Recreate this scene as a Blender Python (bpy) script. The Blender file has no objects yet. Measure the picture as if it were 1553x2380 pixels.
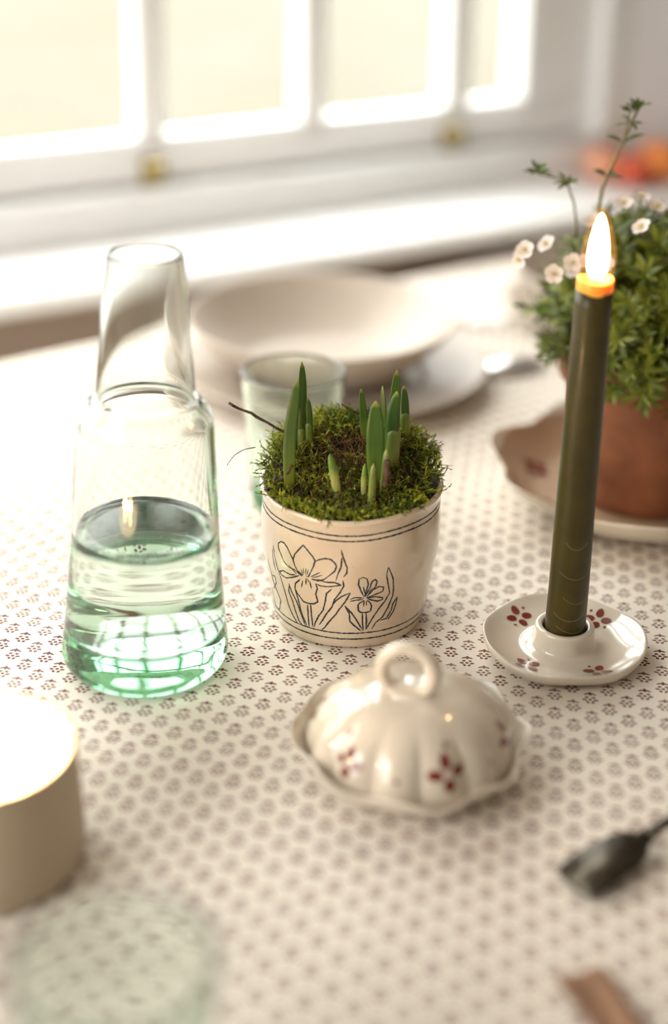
import bpy, bmesh, math, random
from math import sin, cos, pi, radians
from mathutils import Vector, Matrix, noise

SC = bpy.context.scene
COL = SC.collection

# ------------------------------------------------------------------ camera
CAM_H = 0.487
cd = bpy.data.cameras.new('camera')
cam = bpy.data.objects.new('camera', cd)
COL.objects.link(cam)
cam.location = (0, 0, CAM_H)
# looks along +Y, pitched 19.4 degrees down, rolled 1 degree
cam.rotation_mode = 'XYZ'
R = Matrix.Rotation(radians(90 - 19.4), 3, 'X') @ Matrix.Rotation(radians(1.0), 3, 'Z')
cam.rotation_euler = R.to_euler()
cd.sensor_fit = 'VERTICAL'
cd.sensor_height = 36.0
cd.sensor_width = 23.5
cd.lens = 36.0 * 3600 / 2380
cd.shift_y = -(1190 - 750) / 2380.0
cd.clip_start = 0.02
cd.clip_end = 200
cd.dof.use_dof = True
cd.dof.focus_distance = 0.915
cd.dof.aperture_fstop = 1.75
cd.dof.aperture_blades = 0
SC.camera = cam

# ------------------------------------------------------------------ world: even bright overcast sky
w = bpy.data.worlds.new('sky')
SC.world = w
w.use_nodes = True
bg = w.node_tree.nodes['Background']
bg.inputs[0].default_value = (1.0, 0.985, 0.96, 1)
# overcast sky: the zenith three times as bright as the horizon
wn_, wl_ = w.node_tree.nodes, w.node_tree.links
tcw = wn_.new('ShaderNodeTexCoord'); sw = wn_.new('ShaderNodeSeparateXYZ')
wl_.new(tcw.outputs['Generated'], sw.inputs[0])
mrw = wn_.new('ShaderNodeMapRange')
mrw.inputs[1].default_value = 0.0; mrw.inputs[2].default_value = 1.0
mrw.inputs[3].default_value = 3.9; mrw.inputs[4].default_value = 11.7
wl_.new(sw.outputs[2], mrw.inputs[0]); wl_.new(mrw.outputs[0], bg.inputs[1])

SC.view_settings.view_transform = 'Standard'
SC.view_settings.look = 'None'
SC.view_settings.exposure = 0.2
SC.view_settings.gamma = 1.0
SC.view_settings.use_curve_mapping = False
cy = SC.cycles
cy.use_denoising = True
cy.max_bounces = 14
cy.diffuse_bounces = 5
cy.glossy_bounces = 6
cy.transmission_bounces = 14
cy.transparent_max_bounces = 12
cy.sample_clamp_indirect = 8.0
cy.blur_glossy = 0.3
cy.caustics_reflective = True
cy.caustics_refractive = True

# hazy low sun standing outside the window, to the left
sd = bpy.data.lights.new('hazy_sun', 'SUN'); sd.energy = 0.3; sd.angle = radians(28); sd.color = (1.0, 0.96, 0.90)
so = bpy.data.objects.new('hazy_sun', sd); COL.objects.link(so)
so.rotation_euler = Vector((0.54, -0.55, -0.84)).to_track_quat('-Z', 'Y').to_euler()

# window wall frame: s runs along the wall to the right, t outwards
WA = radians(30.5)
WU = Vector((cos(WA), sin(WA), 0))
WN = Vector((-sin(WA), cos(WA), 0))
W0 = Vector((-0.3064, 1.3387, 0))
WM = Matrix((( WU.x, WN.x, 0, W0.x), (WU.y, WN.y, 0, W0.y), (0, 0, 1, 0), (0, 0, 0, 1)))

# the daylight enters through this opening (light portal for the sky)
pd = bpy.data.lights.new('window_daylight', 'AREA')
pd.shape = 'RECTANGLE'; pd.size = 1.95; pd.size_y = 0.90
pd.cycles.is_portal = True
po = bpy.data.objects.new('window_daylight', pd)
COL.objects.link(po)
po.matrix_world = WM @ Matrix.Translation((-0.22, 0.26, 0.56)) @ Matrix.Rotation(radians(-90), 4, 'X')

# second window, in the left wall
pd2 = bpy.data.lights.new('side_window_daylight', 'AREA')
pd2.shape = 'RECTANGLE'; pd2.size = 1.0; pd2.size_y = 1.20
pd2.cycles.is_portal = True
po2 = bpy.data.objects.new('side_window_daylight', pd2)
COL.objects.link(po2)
po2.matrix_world = WM @ Matrix.Translation((-1.78, -0.78, 0.72)) @ Matrix.Rotation(radians(-90), 4, 'Z') @ Matrix.Rotation(radians(-90), 4, 'X') @ Matrix.Rotation(radians(180), 4, 'Y')

# warm ceiling lamp of the room behind the camera
ld = bpy.data.lights.new('ceiling_lamp_light', 'POINT')
ld.energy = 2.5; ld.color = (1.0, 0.78, 0.55); ld.shadow_soft_size = 0.09
lo = bpy.data.objects.new('ceiling_lamp_light', ld)
COL.objects.link(lo); lo.location = (0.75, -0.55, 1.25)

# ------------------------------------------------------------------ helpers
random.seed(7)

def tag(o, label=None, cat=None, group=None, kind=None):
    if label: o['label'] = label
    if cat: o['category'] = cat
    if group: o['group'] = group
    if kind: o['kind'] = kind
    return o

def empty(name, loc=(0, 0, 0), rot=(0, 0, 0), parent=None):
    o = bpy.data.objects.new(name, None)
    o.empty_display_size = 0.02
    COL.objects.link(o)
    o.location = loc; o.rotation_euler = rot
    if parent: o.parent = parent
    return o

def obj(name, me, mats=None, parent=None, loc=None, rot=None, smooth=True):
    if isinstance(me, bmesh.types.BMesh):
        bm = me
        me = bpy.data.meshes.new(name)
        bm.to_mesh(me); bm.free()
    if mats is not None and not me.materials:
        for m in (mats if isinstance(mats, (list, tuple)) else [mats]):
            me.materials.append(m)
    if smooth:
        for p in me.polygons: p.use_smooth = True
    o = bpy.data.objects.new(name, me)
    COL.objects.link(o)
    if parent: o.parent = parent
    if loc is not None: o.location = loc
    if rot is not None: o.rotation_euler = rot
    return o

def pydata(name, v, f, mi=None):
    me = bpy.data.meshes.new(name)
    me.from_pydata(v, [], f)
    me.update()
    if mi is not None:
        me.polygons.foreach_set('material_index', mi)
    return me

def lathe(profile, n=96, fn=None, closed=False):
    """revolve (r, z) points about Z; fn(theta, r, z, i) -> (r, z) reshapes the rings"""
    bm = bmesh.new()
    rings = []
    for i, (r, z) in enumerate(profile):
        ring = []
        if r < 1e-7:
            v = bm.verts.new((0, 0, z)); ring = [v] * n
        else:
            for k in range(n):
                th = 2 * pi * k / n
                rr, zz = (r, z) if fn is None else fn(th, r, z, i)
                ring.append(bm.verts.new((rr * cos(th), rr * sin(th), zz)))
        rings.append(ring)
    pairs = list(zip(rings[:-1], rings[1:]))
    if closed: pairs.append((rings[-1], rings[0]))
    for a, b in pairs:
        for k in range(n):
            q = [a[k], a[(k + 1) % n], b[(k + 1) % n], b[k]]
            u = []
            for x in q:
                if x not in u: u.append(x)
            if len(u) >= 3:
                try: bm.faces.new(u)
                except ValueError: pass
    bmesh.ops.recalc_face_normals(bm, faces=bm.faces)
    return bm

def smooth_profile(pts, sub=4):
    """Catmull-Rom through (r, z) points"""
    out = []
    P = [pts[0]] + list(pts) + [pts[-1]]
    for i in range(1, len(P) - 2):
        p0, p1, p2, p3 = P[i - 1], P[i], P[i + 1], P[i + 2]
        for k in range(sub):
            t = k / sub
            out.append(tuple(0.5 * ((2 * p1[j]) + (-p0[j] + p2[j]) * t + (2 * p0[j] - 5 * p1[j] + 4 * p2[j] - p3[j]) * t * t
                                    + (-p0[j] + 3 * p1[j] - 3 * p2[j] + p3[j]) * t ** 3) for j in (0, 1)))
    out.append(tuple(pts[-1]))
    return [(max(r, 0.0), z) for r, z in out]

def add_box(bm, lo, hi, M=None):
    vs = []
    for x in (lo[0], hi[0]):
        for y in (lo[1], hi[1]):
            for z in (lo[2], hi[2]):
                p = Vector((x, y, z))
                vs.append(bm.verts.new(M @ p if M else p))
    for f in ((0, 1, 3, 2), (4, 6, 7, 5), (0, 4, 5, 1), (2, 3, 7, 6), (0, 2, 6, 4), (1, 5, 7, 3)):
        bm.faces.new([vs[i] for i in f])
    return vs

def box(lo, hi, M=None, bevel=0):
    bm = bmesh.new(); add_box(bm, lo, hi, M)
    bmesh.ops.recalc_face_normals(bm, faces=bm.faces)
    if bevel:
        bmesh.ops.bevel(bm, geom=list(bm.edges), offset=bevel, segments=3, affect='EDGES', profile=0.5)
    return bm

def prism(poly, axis_pts):
    """sweep a 2D poly [(t,z)] between two s values in the wall frame"""
    bm = bmesh.new()
    a = [bm.verts.new((axis_pts[0], t, z)) for t, z in poly]
    b = [bm.verts.new((axis_pts[1], t, z)) for t, z in poly]
    n = len(poly)
    for k in range(n):
        bm.faces.new([a[k], a[(k + 1) % n], b[(k + 1) % n], b[k]])
    bm.faces.new(a); bm.faces.new(list(reversed(b)))
    bmesh.ops.recalc_face_normals(bm, faces=bm.faces)
    return bm

def frames(path):
    out = []
    T = [(Vector(path[min(i + 1, len(path) - 1)]) - Vector(path[max(i - 1, 0)])).normalized() for i in range(len(path))]
    up = Vector((0, 0, 1)) if abs(T[0].z) < 0.9 else Vector((1, 0, 0))
    nrm = T[0].cross(up).normalized()
    for t in T:
        nrm = (nrm - t * nrm.dot(t)).normalized()
        out.append((t, nrm, t.cross(nrm)))
    return out

def tube(path, radii, n=10, bm=None, flat=1.0, caps=True):
    bm = bm or bmesh.new()
    fr = frames(path)
    rings = []
    for p, r, (t, a, b) in zip(path, radii, fr):
        p = Vector(p)
        rings.append([bm.verts.new(p + a * r * cos(2 * pi * k / n) + b * r * flat * sin(2 * pi * k / n)) for k in range(n)])
    for A, B in zip(rings[:-1], rings[1:]):
        for k in range(n):
            bm.faces.new([A[k], A[(k + 1) % n], B[(k + 1) % n], B[k]])
    if caps:
        bm.faces.new(list(reversed(rings[0]))); bm.faces.new(rings[-1])
    return bm

def lerp_profile(tab, z):
    if z <= tab[0][1]: return tab[0][0]
    for (r0, z0), (r1, z1) in zip(tab[:-1], tab[1:]):
        if z <= z1: return r0 + (r1 - r0) * (z - z0) / (z1 - z0)
    return tab[-1][0]

# ------------------------------------------------------------------ materials
def mat(name, color=(0.8, 0.8, 0.8), rough=0.5, metal=0.0, sss=0.0, spec=0.5, coat=0.0, var=0.0, vscale=8.0,
        color2=None, bump=0.0, bscale=60.0, emis=None, estr=0.0, speck=0.0, radius=(0.01, 0.005, 0.003)):
    m = bpy.data.materials.new(name)
    m.use_nodes = True
    nt = m.node_tree; N = nt.nodes; L = nt.links
    b = N['Principled BSDF']
    b.inputs['Base Color'].default_value = (*color, 1)
    b.inputs['Roughness'].default_value = rough
    b.inputs['Metallic'].default_value = metal
    b.inputs['Specular IOR Level'].default_value = spec
    if coat:
        b.inputs['Coat Weight'].default_value = coat
        b.inputs['Coat Roughness'].default_value = 0.06
    if sss:
        b.inputs['Subsurface Weight'].default_value = sss
        b.inputs['Subsurface Radius'].default_value = radius
        b.inputs['Subsurface Scale'].default_value = 1.0
    if emis:
        b.inputs['Emission Color'].default_value = (*emis, 1)
        b.inputs['Emission Strength'].default_value = estr
    tc = N.new('ShaderNodeTexCoord')
    col_out = None
    if var > 0:
        nz = N.new('ShaderNodeTexNoise'); nz.inputs['Scale'].default_value = vscale
        nz.inputs['Detail'].default_value = 6
        L.new(tc.outputs['Object'], nz.inputs['Vector'])
        mr = N.new('ShaderNodeMapRange'); mr.inputs[1].default_value = 0.32; mr.inputs[2].default_value = 0.68
        L.new(nz.outputs['Fac'], mr.inputs[0])
        mx = N.new('ShaderNodeMix'); mx.data_type = 'RGBA'
        mx.inputs[6].default_value = (*color, 1)
        c2 = color2 or tuple(c * (1 - var) for c in color)
        mx.inputs[7].default_value = (*c2, 1)
        L.new(mr.outputs[0], mx.inputs[0])
        col_out = mx.outputs[2]
    if speck > 0:   # tiny dark iron specks of stoneware glaze
        vo = N.new('ShaderNodeTexVoronoi'); vo.inputs['Scale'].default_value = speck
        L.new(tc.outputs['Object'], vo.inputs['Vector'])
        lt = N.new('ShaderNodeMath'); lt.operation = 'LESS_THAN'; lt.inputs[1].default_value = 0.045
        L.new(vo.outputs['Distance'], lt.inputs[0])
        mx2 = N.new('ShaderNodeMix'); mx2.data_type = 'RGBA'
        mx2.inputs[6].default_value = (*color, 1)
        mx2.inputs[7].default_value = (0.12, 0.08, 0.05, 1)
        if col_out: L.new(col_out, mx2.inputs[6])
        ml = N.new('ShaderNodeMath'); ml.operation = 'MULTIPLY'; ml.inputs[1].default_value = 0.7
        L.new(lt.outputs[0], ml.inputs[0]); L.new(ml.outputs[0], mx2.inputs[0])
        col_out = mx2.outputs[2]
    if col_out: L.new(col_out, b.inputs['Base Color'])
    if bump > 0:
        nb = N.new('ShaderNodeTexNoise'); nb.inputs['Scale'].default_value = bscale; nb.inputs['Detail'].default_value = 4
        L.new(tc.outputs['Object'], nb.inputs['Vector'])
        bp = N.new('ShaderNodeBump'); bp.inputs['Strength'].default_value = bump; bp.inputs['Distance'].default_value = 0.001
        L.new(nb.outputs['Fac'], bp.inputs['Height']); L.new(bp.outputs[0], b.inputs['Normal'])
    return m

def glass_mat(name, absorb=(0.5, 0.86, 0.66), dens=22.0, ior=1.5, wobble=0.0, wscale=(30, 30, 90)):
    m = bpy.data.materials.new(name); m.use_nodes = True
    nt = m.node_tree; N = nt.nodes; L = nt.links
    N.remove(N['Principled BSDF'])
    g = N.new('ShaderNodeBsdfGlass'); g.inputs['IOR'].default_value = ior; g.inputs['Roughness'].default_value = 0.0
    L.new(g.outputs[0], N['Material Output'].inputs['Surface'])
    if dens:
        a = N.new('ShaderNodeVolumeAbsorption')
        a.inputs['Color'].default_value = (*absorb, 1); a.inputs['Density'].default_value = dens
        L.new(a.outputs[0], N['Material Output'].inputs['Volume'])
    if wobble:
        tc = N.new('ShaderNodeTexCoord'); mp = N.new('ShaderNodeMapping'); mp.inputs['Scale'].default_value = wscale
        nz = N.new('ShaderNodeTexNoise'); nz.inputs['Scale'].default_value = 1.0; nz.inputs['Detail'].default_value = 2
        L.new(tc.outputs['Object'], mp.inputs[0]); L.new(mp.outputs[0], nz.inputs['Vector'])
        bp = N.new('ShaderNodeBump'); bp.inputs['Strength'].default_value = wobble; bp.inputs['Distance'].default_value = 0.002
        L.new(nz.outputs['Fac'], bp.inputs['Height']); L.new(bp.outputs[0], g.inputs['Normal'])
    return m

def pane_mat(name):
    m = bpy.data.materials.new(name); m.use_nodes = True
    nt = m.node_tree; N = nt.nodes; L = nt.links
    N.remove(N['Principled BSDF'])
    t = N.new('ShaderNodeBsdfTransparent'); t.inputs[0].default_value = (0.98, 0.99, 0.98, 1)
    g = N.new('ShaderNodeBsdfGlossy'); g.inputs['Roughness'].default_value = 0.0
    mx = N.new('ShaderNodeMixShader')
    mx.inputs[0].default_value = 0.04; L.new(t.outputs[0], mx.inputs[1]); L.new(g.outputs[0], mx.inputs[2])
    L.new(mx.outputs[0], N['Material Output'].inputs['Surface'])
    return m

class NB:
    """small expression builder for math nodes"""
    def __init__(s, nt): s.nt = nt
    def m(s, op, a, b=None, c=None):
        n = s.nt.nodes.new('ShaderNodeMath'); n.operation = op
        for i, x in enumerate((a, b, c)):
            if x is None: continue
            if isinstance(x, (int, float)): n.inputs[i].default_value = x
            else: s.nt.links.new(x, n.inputs[i])
        return n.outputs[0]

def cloth_mat():
    m = bpy.data.materials.new('block_printed_cotton'); m.use_nodes = True
    nt = m.node_tree; N = nt.nodes; L = nt.links; e = NB(nt)
    b = N['Principled BSDF']; b.inputs['Roughness'].default_value = 0.85
    b.inputs['Specular IOR Level'].default_value = 0.25
    tc = N.new('ShaderNodeTexCoord')
    # slight hand-laid waver of the fabric
    nzw = N.new('ShaderNodeTexNoise'); nzw.inputs['Scale'].default_value = 7.0; nzw.inputs['Detail'].default_value = 1
    L.new(tc.outputs['Object'], nzw.inputs['Vector'])
    sub = N.new('ShaderNodeVectorMath'); sub.operation = 'SUBTRACT'; sub.inputs[1].default_value = (0.5, 0.5, 0.5)
    L.new(nzw.outputs['Color'], sub.inputs[0])
    scl = N.new('ShaderNodeVectorMath'); scl.operation = 'SCALE'; scl.inputs['Scale'].default_value = 0.010
    L.new(sub.outputs[0], scl.inputs[0])
    add = N.new('ShaderNodeVectorMath'); add.operation = 'ADD'
    L.new(tc.outputs['Object'], add.inputs[0]); L.new(scl.outputs[0], add.inputs[1])
    mp = N.new('ShaderNodeMapping'); mp.vector_type = 'POINT'
    mp.inputs['Rotation'].default_value = (0, 0, radians(8.0))
    mp.inputs['Scale'].default_value = (1000, 1000, 1000)
    mp.inputs['Location'].default_value = CLOTH_OFF
    L.new(add.outputs[0], mp.inputs[0])
    sx = N.new('ShaderNodeSeparateXYZ'); L.new(mp.outputs[0], sx.inputs[0])
    X, Y = sx.outputs[0], sx.outputs[1]
    PW, PH = 10.15, 18.05
    xi = e.m('FLOOR', e.m('ADD', e.m('DIVIDE', X, PW), 0.5))
    lx = e.m('SUBTRACT', X, e.m('MULTIPLY', xi, PW))
    par = e.m('FLOORED_MODULO', xi, 2.0)
    ys = e.m('ADD', Y, e.m('MULTIPLY', par, PH / 2))
    yi = e.m('FLOOR', e.m('ADD', e.m('DIVIDE', ys, PH), 0.5))
    ly = e.m('SUBTRACT', ys, e.m('MULTIPLY', yi, PH))
    # per-motif jitter and ink strength
    cv = N.new('ShaderNodeCombineXYZ'); L.new(xi, cv.inputs[0]); L.new(yi, cv.inputs[1])
    wn = N.new('ShaderNodeTexWhiteNoise'); wn.noise_dimensions = '3D'; L.new(cv.outputs[0], wn.inputs['Vector'])
    lx = e.m('ADD', lx, e.m('MULTIPLY', e.m('SUBTRACT', wn.outputs['Value'], 0.5), 0.7))
    ly = e.m('ADD', ly, 1.6)
    ax = e.m('ABSOLUTE', lx)
    # ragged print edge
    nr = N.new('ShaderNodeTexNoise'); nr.inputs['Scale'].default_value = 1500; nr.inputs['Detail'].default_value = 1
    L.new(tc.outputs['Object'], nr.inputs['Vector'])
    rag = e.m('MULTIPLY', e.m('SUBTRACT', nr.outputs['Fac'], 0.5), 0.9)
    def ell(px, cx, cy, rx, ry, ang):
        dx = e.m('SUBTRACT', px, cx); dy = e.m('SUBTRACT', ly, cy)
        c, s = cos(radians(ang)), sin(radians(ang))
        u = e.m('DIVIDE', e.m('ADD', e.m('MULTIPLY', dx, c), e.m('MULTIPLY', dy, s)), rx)
        v = e.m('DIVIDE', e.m('SUBTRACT', e.m('MULTIPLY', dy, c), e.m('MULTIPLY', dx, s)), ry)
        return e.m('ADD', e.m('MULTIPLY', u, u), e.m('MULTIPLY', v, v))
    ds = [ell(lx, 0.0, 0.0, 1.0, 0.88, 0),
          ell(lx, 0.1, 5.8, 0.85, 1.6, 0),
          ell(ax, 1.7, 5.5, 1.85, 0.62, -24),
          ell(ax, 1.95, 2.1, 1.12, 0.76, -25),
          ell(ax, 3.15, -0.35, 1.32, 0.74, 12),
          ell(ax, 1.45, -2.6, 1.10, 0.80, 55)]
    d = ds[0]
    for k in ds[1:]: d = e.m('MINIMUM', d, k)
    mr = N.new('ShaderNodeMapRange'); mr.inputs[1].default_value = 1.45; mr.inputs[2].default_value = 0.95
    L.new(e.m('ADD', d, rag), mr.inputs[0])
    st = e.m('ADD', e.m('MULTIPLY', wn.outputs['Value'], 0.22), 0.78)
    fac = e.m('MULTIPLY', mr.outputs[0], st)
    mx = N.new('ShaderNodeMix'); mx.data_type = 'RGBA'
    mx.inputs[6].default_value = (0.86, 0.80, 0.70, 1)
    mx.inputs[7].default_value = (0.135, 0.013, 0.010, 1)
    L.new(fac, mx.inputs[0]); L.new(mx.outputs[2], b.inputs['Base Color'])
    # plain weave and soft creases
    w1 = N.new('ShaderNodeTexWave'); w1.inputs['Scale'].default_value = 0.55; w1.bands_direction = 'X'
    w2 = N.new('ShaderNodeTexWave'); w2.inputs['Scale'].default_value = 0.55; w2.bands_direction = 'Y'
    L.new(mp.outputs[0], w1.inputs['Vector']); L.new(mp.outputs[0], w2.inputs['Vector'])
    bp = N.new('ShaderNodeBump'); bp.inputs['Strength'].default_value = 0.25; bp.inputs['Distance'].default_value = 0.0001
    L.new(e.m('ADD', w1.outputs['Fac'], w2.outputs['Fac']), bp.inputs['Height'])
    L.new(bp.outputs[0], b.inputs['Normal'])
    return m

CLOTH_OFF = (-53.26, -757.7, 0.0)
M = {}
M['white_paint'] = mat('white_gloss_paint', (0.86, 0.86, 0.85), 0.35, var=0.05, vscale=5)
M['wall'] = mat('warm_white_wall_paint', (0.72, 0.68, 0.62), 0.8, var=0.06, vscale=3)
M['wall_low'] = mat('shaded_cream_wall_paint', (0.50, 0.40, 0.32), 0.7, var=0.1, vscale=4)  # cream wall under the sill, its shadow put into the colour
M['reveal'] = mat('lilac_grey_paint', (0.70, 0.67, 0.67), 0.7, var=0.05, vscale=3)
M['ceiling'] = mat('ceiling_paint', (0.85, 0.83, 0.80), 0.9)
M['floor'] = mat('oak_boards', (0.30, 0.20, 0.12), 0.5, var=0.4, vscale=6)
M['garden'] = mat('dry_pale_lawn', (0.0680, 0.0640, 0.0480), 0.95, var=0.3, vscale=1.6, color2=(0.0590, 0.0520, 0.0300))
M['brass'] = mat('aged_brass', (0.42, 0.33, 0.14), 0.35, metal=0.9, var=0.3, vscale=60)
M['wood'] = mat('table_pine', (0.38, 0.25, 0.14), 0.5, var=0.35, vscale=12)
M['cream'] = mat('cream_stoneware_glaze', (0.71, 0.635, 0.52), 0.12, spec=0.55, coat=0.5, var=0.10, vscale=22, speck=260, bump=0.12, bscale=40)
M['cream_pot'] = mat('cream_earthenware_glaze', (0.79, 0.68, 0.54), 0.17, spec=0.55, coat=0.5, var=0.20, vscale=28, color2=(0.66, 0.53, 0.39), speck=170, bump=0.15, bscale=45)
M['cream_shaded'] = mat('shaded_cream_glaze', (0.47, 0.33, 0.21), 0.15, spec=0.55, coat=0.5, var=0.15, vscale=20)  # cream glaze; the warm shade inside the saucer is put into its colour
M['matte_plate'] = mat('oatmeal_tableware_glaze', (0.55, 0.475, 0.395), 0.38, spec=0.35, coat=0.05, var=0.10, vscale=16)
M['ink'] = mat('dark_teal_line_glaze', (0.010, 0.026, 0.034), 0.3)
M['petal_paint'] = mat('oxblood_brush_paint', (0.22, 0.028, 0.018), 0.2, coat=0.5, var=0.3, vscale=300)
M['terracotta'] = mat('weathered_terracotta', (0.37, 0.135, 0.058), 0.8, var=0.4, vscale=26, color2=(0.17, 0.058, 0.028), bump=0.3, bscale=90)
M['olive_wax'] = mat('olive_green_wax', (0.058, 0.043, 0.005), 0.42, sss=0.0, coat=0.08, spec=0.35, var=0.35, vscale=45, bump=0.35, bscale=70, radius=(0.006, 0.005, 0.001))
M['amber_wax'] = mat('melted_amber_wax', (0.90, 0.50, 0.06), 0.25, sss=0.7, radius=(0.006, 0.003, 0.001))
M['wax_scuff'] = mat('pale_wax_scuff', (0.24, 0.205, 0.07), 0.5)
M['wick'] = mat('charred_wick', (0.01, 0.008, 0.006), 0.9)
M['votive'] = mat('beige_candle_cup_glaze', (0.45, 0.365, 0.255), 0.5, var=0.06, vscale=20)
M['pale_wax'] = mat('pale_candle_wax', (0.92, 0.80, 0.62), 0.3, sss=0.6, radius=(0.02, 0.012, 0.006))
M['glass'] = glass_mat('green_recycled_glass', (0.50, 0.80, 0.61), 34.0, wobble=0.42, wscale=(22, 22, 9))
M['glass2'] = glass_mat('pale_green_tumbler_glass', (0.35, 0.85, 0.52), 55.0, wobble=0.1)
M['water'] = glass_mat('still_water', (0.62, 0.95, 0.78), 5.0, ior=1.33)
M['pane'] = pane_mat('clear_window_glass')
M['silver'] = mat('polished_steel', (0.72, 0.71, 0.69), 0.16, metal=1.0)
M['pewter'] = mat('dark_worn_steel', (0.11, 0.095, 0.07), 0.36, metal=0.85, var=0.3, vscale=40)
M['napkin'] = mat('brown_linen', (0.30, 0.165, 0.095), 0.9, var=0.2, vscale=50, bump=0.3, bscale=700)
M['fruit_orange'] = mat('orange_rind', (1.0, 0.33, 0.08), 0.45, var=0.15, vscale=40, bump=0.2, bscale=300)
M['fruit_red'] = mat('red_orange_rind', (0.66, 0.10, 0.04), 0.45, var=0.15, vscale=40, bump=0.2, bscale=300)
M['fruit_pale'] = mat('peach_rind', (0.88, 0.42, 0.26), 0.5, var=0.15, vscale=40, bump=0.2, bscale=300)
M['soil'] = mat('dark_peat', (0.022, 0.013, 0.007), 0.95, var=0.5, vscale=90, color2=(0.02, 0.022, 0.005), bump=0.9, bscale=400)
M['inner_pot'] = mat('black_plastic', (0.03, 0.03, 0.035), 0.35)
M['moss_a'] = mat('bright_moss', (0.52, 0.53, 0.035), 0.6, var=0.5, vscale=60, color2=(0.20, 0.27, 0.02))
M['moss_b'] = mat('deep_moss', (0.17, 0.23, 0.02), 0.6, var=0.5, vscale=60)
M['moss_c'] = mat('dead_moss_fibre', (0.26, 0.135, 0.055), 0.8, var=0.5, vscale=90)
M['bark'] = mat('twig_bark', (0.16, 0.085, 0.045), 0.85, var=0.6, vscale=300, color2=(0.04, 0.025, 0.015), bump=0.8, bscale=900)
M['foliage_a'] = mat('fresh_foliage', (0.205, 0.245, 0.018), 0.5, sss=0.05, var=0.4, vscale=40, radius=(0.002, 0.003, 0.001))
M['foliage_b'] = mat('deep_foliage', (0.105, 0.150, 0.014), 0.5, var=0.4, vscale=40)
M['stem'] = mat('olive_stem', (0.20, 0.17, 0.045), 0.6, var=0.4, vscale=60)
M['petal_white'] = mat('white_flower_petal', (0.74, 0.66, 0.61), 0.55, sss=0.2, radius=(0.003, 0.003, 0.002))
M['stamen'] = mat('yellow_stamen', (0.65, 0.55, 0.08), 0.6)

def blade_mat(name, stops):
    """leaf colour changes along its own length (pale foot, green blade, yellow tip), streaked lengthwise"""
    m = bpy.data.materials.new(name); m.use_nodes = True
    nt = m.node_tree; N = nt.nodes; L = nt.links
    b = N['Principled BSDF']; b.inputs['Roughness'].default_value = 0.36
    b.inputs['Subsurface Weight'].default_value = 0.04
    b.inputs['Subsurface Radius'].default_value = (0.002, 0.003, 0.001)
    tc = N.new('ShaderNodeTexCoord'); sx = N.new('ShaderNodeSeparateXYZ')
    L.new(tc.outputs['Generated'], sx.inputs[0])
    cr = N.new('ShaderNodeValToRGB')
    while len(cr.color_ramp.elements) > 1: cr.color_ramp.elements.remove(cr.color_ramp.elements[0])
    cr.color_ramp.elements[0].position = stops[0][0]; cr.color_ramp.elements[0].color = (*stops[0][1], 1)
    for p, c in stops[1:]:
        k = cr.color_ramp.elements.new(p); k.color = (*c, 1)
    L.new(sx.outputs[2], cr.inputs[0])
    mp = N.new('ShaderNodeMapping'); mp.inputs['Scale'].default_value = (1100, 1100, 25)
    nz = N.new('ShaderNodeTexNoise'); nz.inputs['Scale'].default_value = 1.0
    L.new(tc.outputs['Object'], mp.inputs[0]); L.new(mp.outputs[0], nz.inputs['Vector'])
    mx = N.new('ShaderNodeMix'); mx.data_type = 'RGBA'; mx.blend_type = 'MULTIPLY'; mx.inputs[0].default_value = 0.45
    L.new(cr.outputs[0], mx.inputs[6])
    cr2 = N.new('ShaderNodeValToRGB'); cr2.color_ramp.elements[0].position = 0.35; cr2.color_ramp.elements[1].position = 0.65
    cr2.color_ramp.elements[0].color = (0.45, 0.5, 0.4, 1)
    L.new(nz.outputs['Fac'], cr2.inputs[0]); L.new(cr2.outputs[0], mx.inputs[7])
    L.new(mx.outputs[2], b.inputs['Base Color'])
    return m
M['blade'] = blade_mat('sprout_green', [(0.0, (0.26, 0.32, 0.04)), (0.30, (0.12, 0.20, 0.02)), (0.55, (0.050, 0.125, 0.012)), (0.93, (0.062, 0.140, 0.014)), (1.0, (0.45, 0.42, 0.10))])
M['blade_pale'] = blade_mat('sprout_pale', [(0.0, (0.60, 0.60, 0.26)), (0.55, (0.46, 0.50, 0.15)), (0.75, (0.16, 0.27, 0.04)), (1.0, (0.16, 0.26, 0.04))])
M['sheath'] = blade_mat('sprout_sheath', [(0.0, (0.40, 0.43, 0.10)), (0.8, (0.17, 0.25, 0.05)), (1.0, (0.34, 0.36, 0.12))])

# ================================================================== THE SETTING
def struct(name, bm, m, M4=None, smooth=False):
    o = obj(name, bm, m, smooth=smooth)
    if M4 is not None: o.matrix_world = M4
    o['kind'] = 'structure'
    return o

# garden ground seen through the panes (a lawn falling away from the house)
bm = bmesh.new(); add_box(bm, (-30, 0.6, -1.3), (34, 45, -1.1))
struct('ground', bm, M['garden'], WM)

FZ = -0.75
struct('floor', box((-1.72, -3.4, FZ - 0.1), (2.2, 0.30, FZ)), M['floor'], WM)
struct('ceiling', box((-1.72, -3.4, 1.72), (2.2, 0.30, 1.82)), M['ceiling'], WM)
bm = bmesh.new()   # left wall with a second window opening
add_box(bm, (-1.72, -3.4, FZ - 0.1), (-1.60, 0.30, 0.12)); add_box(bm, (-1.72, -3.4, 1.32), (-1.60, 0.30, 1.82))
add_box(bm, (-1.72, -3.4, 0.12), (-1.60, -1.30, 1.32)); add_box(bm, (-1.72, -0.28, 0.12), (-1.60, 0.30, 1.32))
struct('wall_left', bm, M['wall'], WM)
struct('wall_right', box((2.2, -3.4, FZ - 0.1), (2.3, 0.30, 1.82)), M['wall'], WM)
struct('wall_front', box((-1.72, -3.5, FZ - 0.1), (2.3, -3.4, 1.82)), M['wall'], WM)
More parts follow.
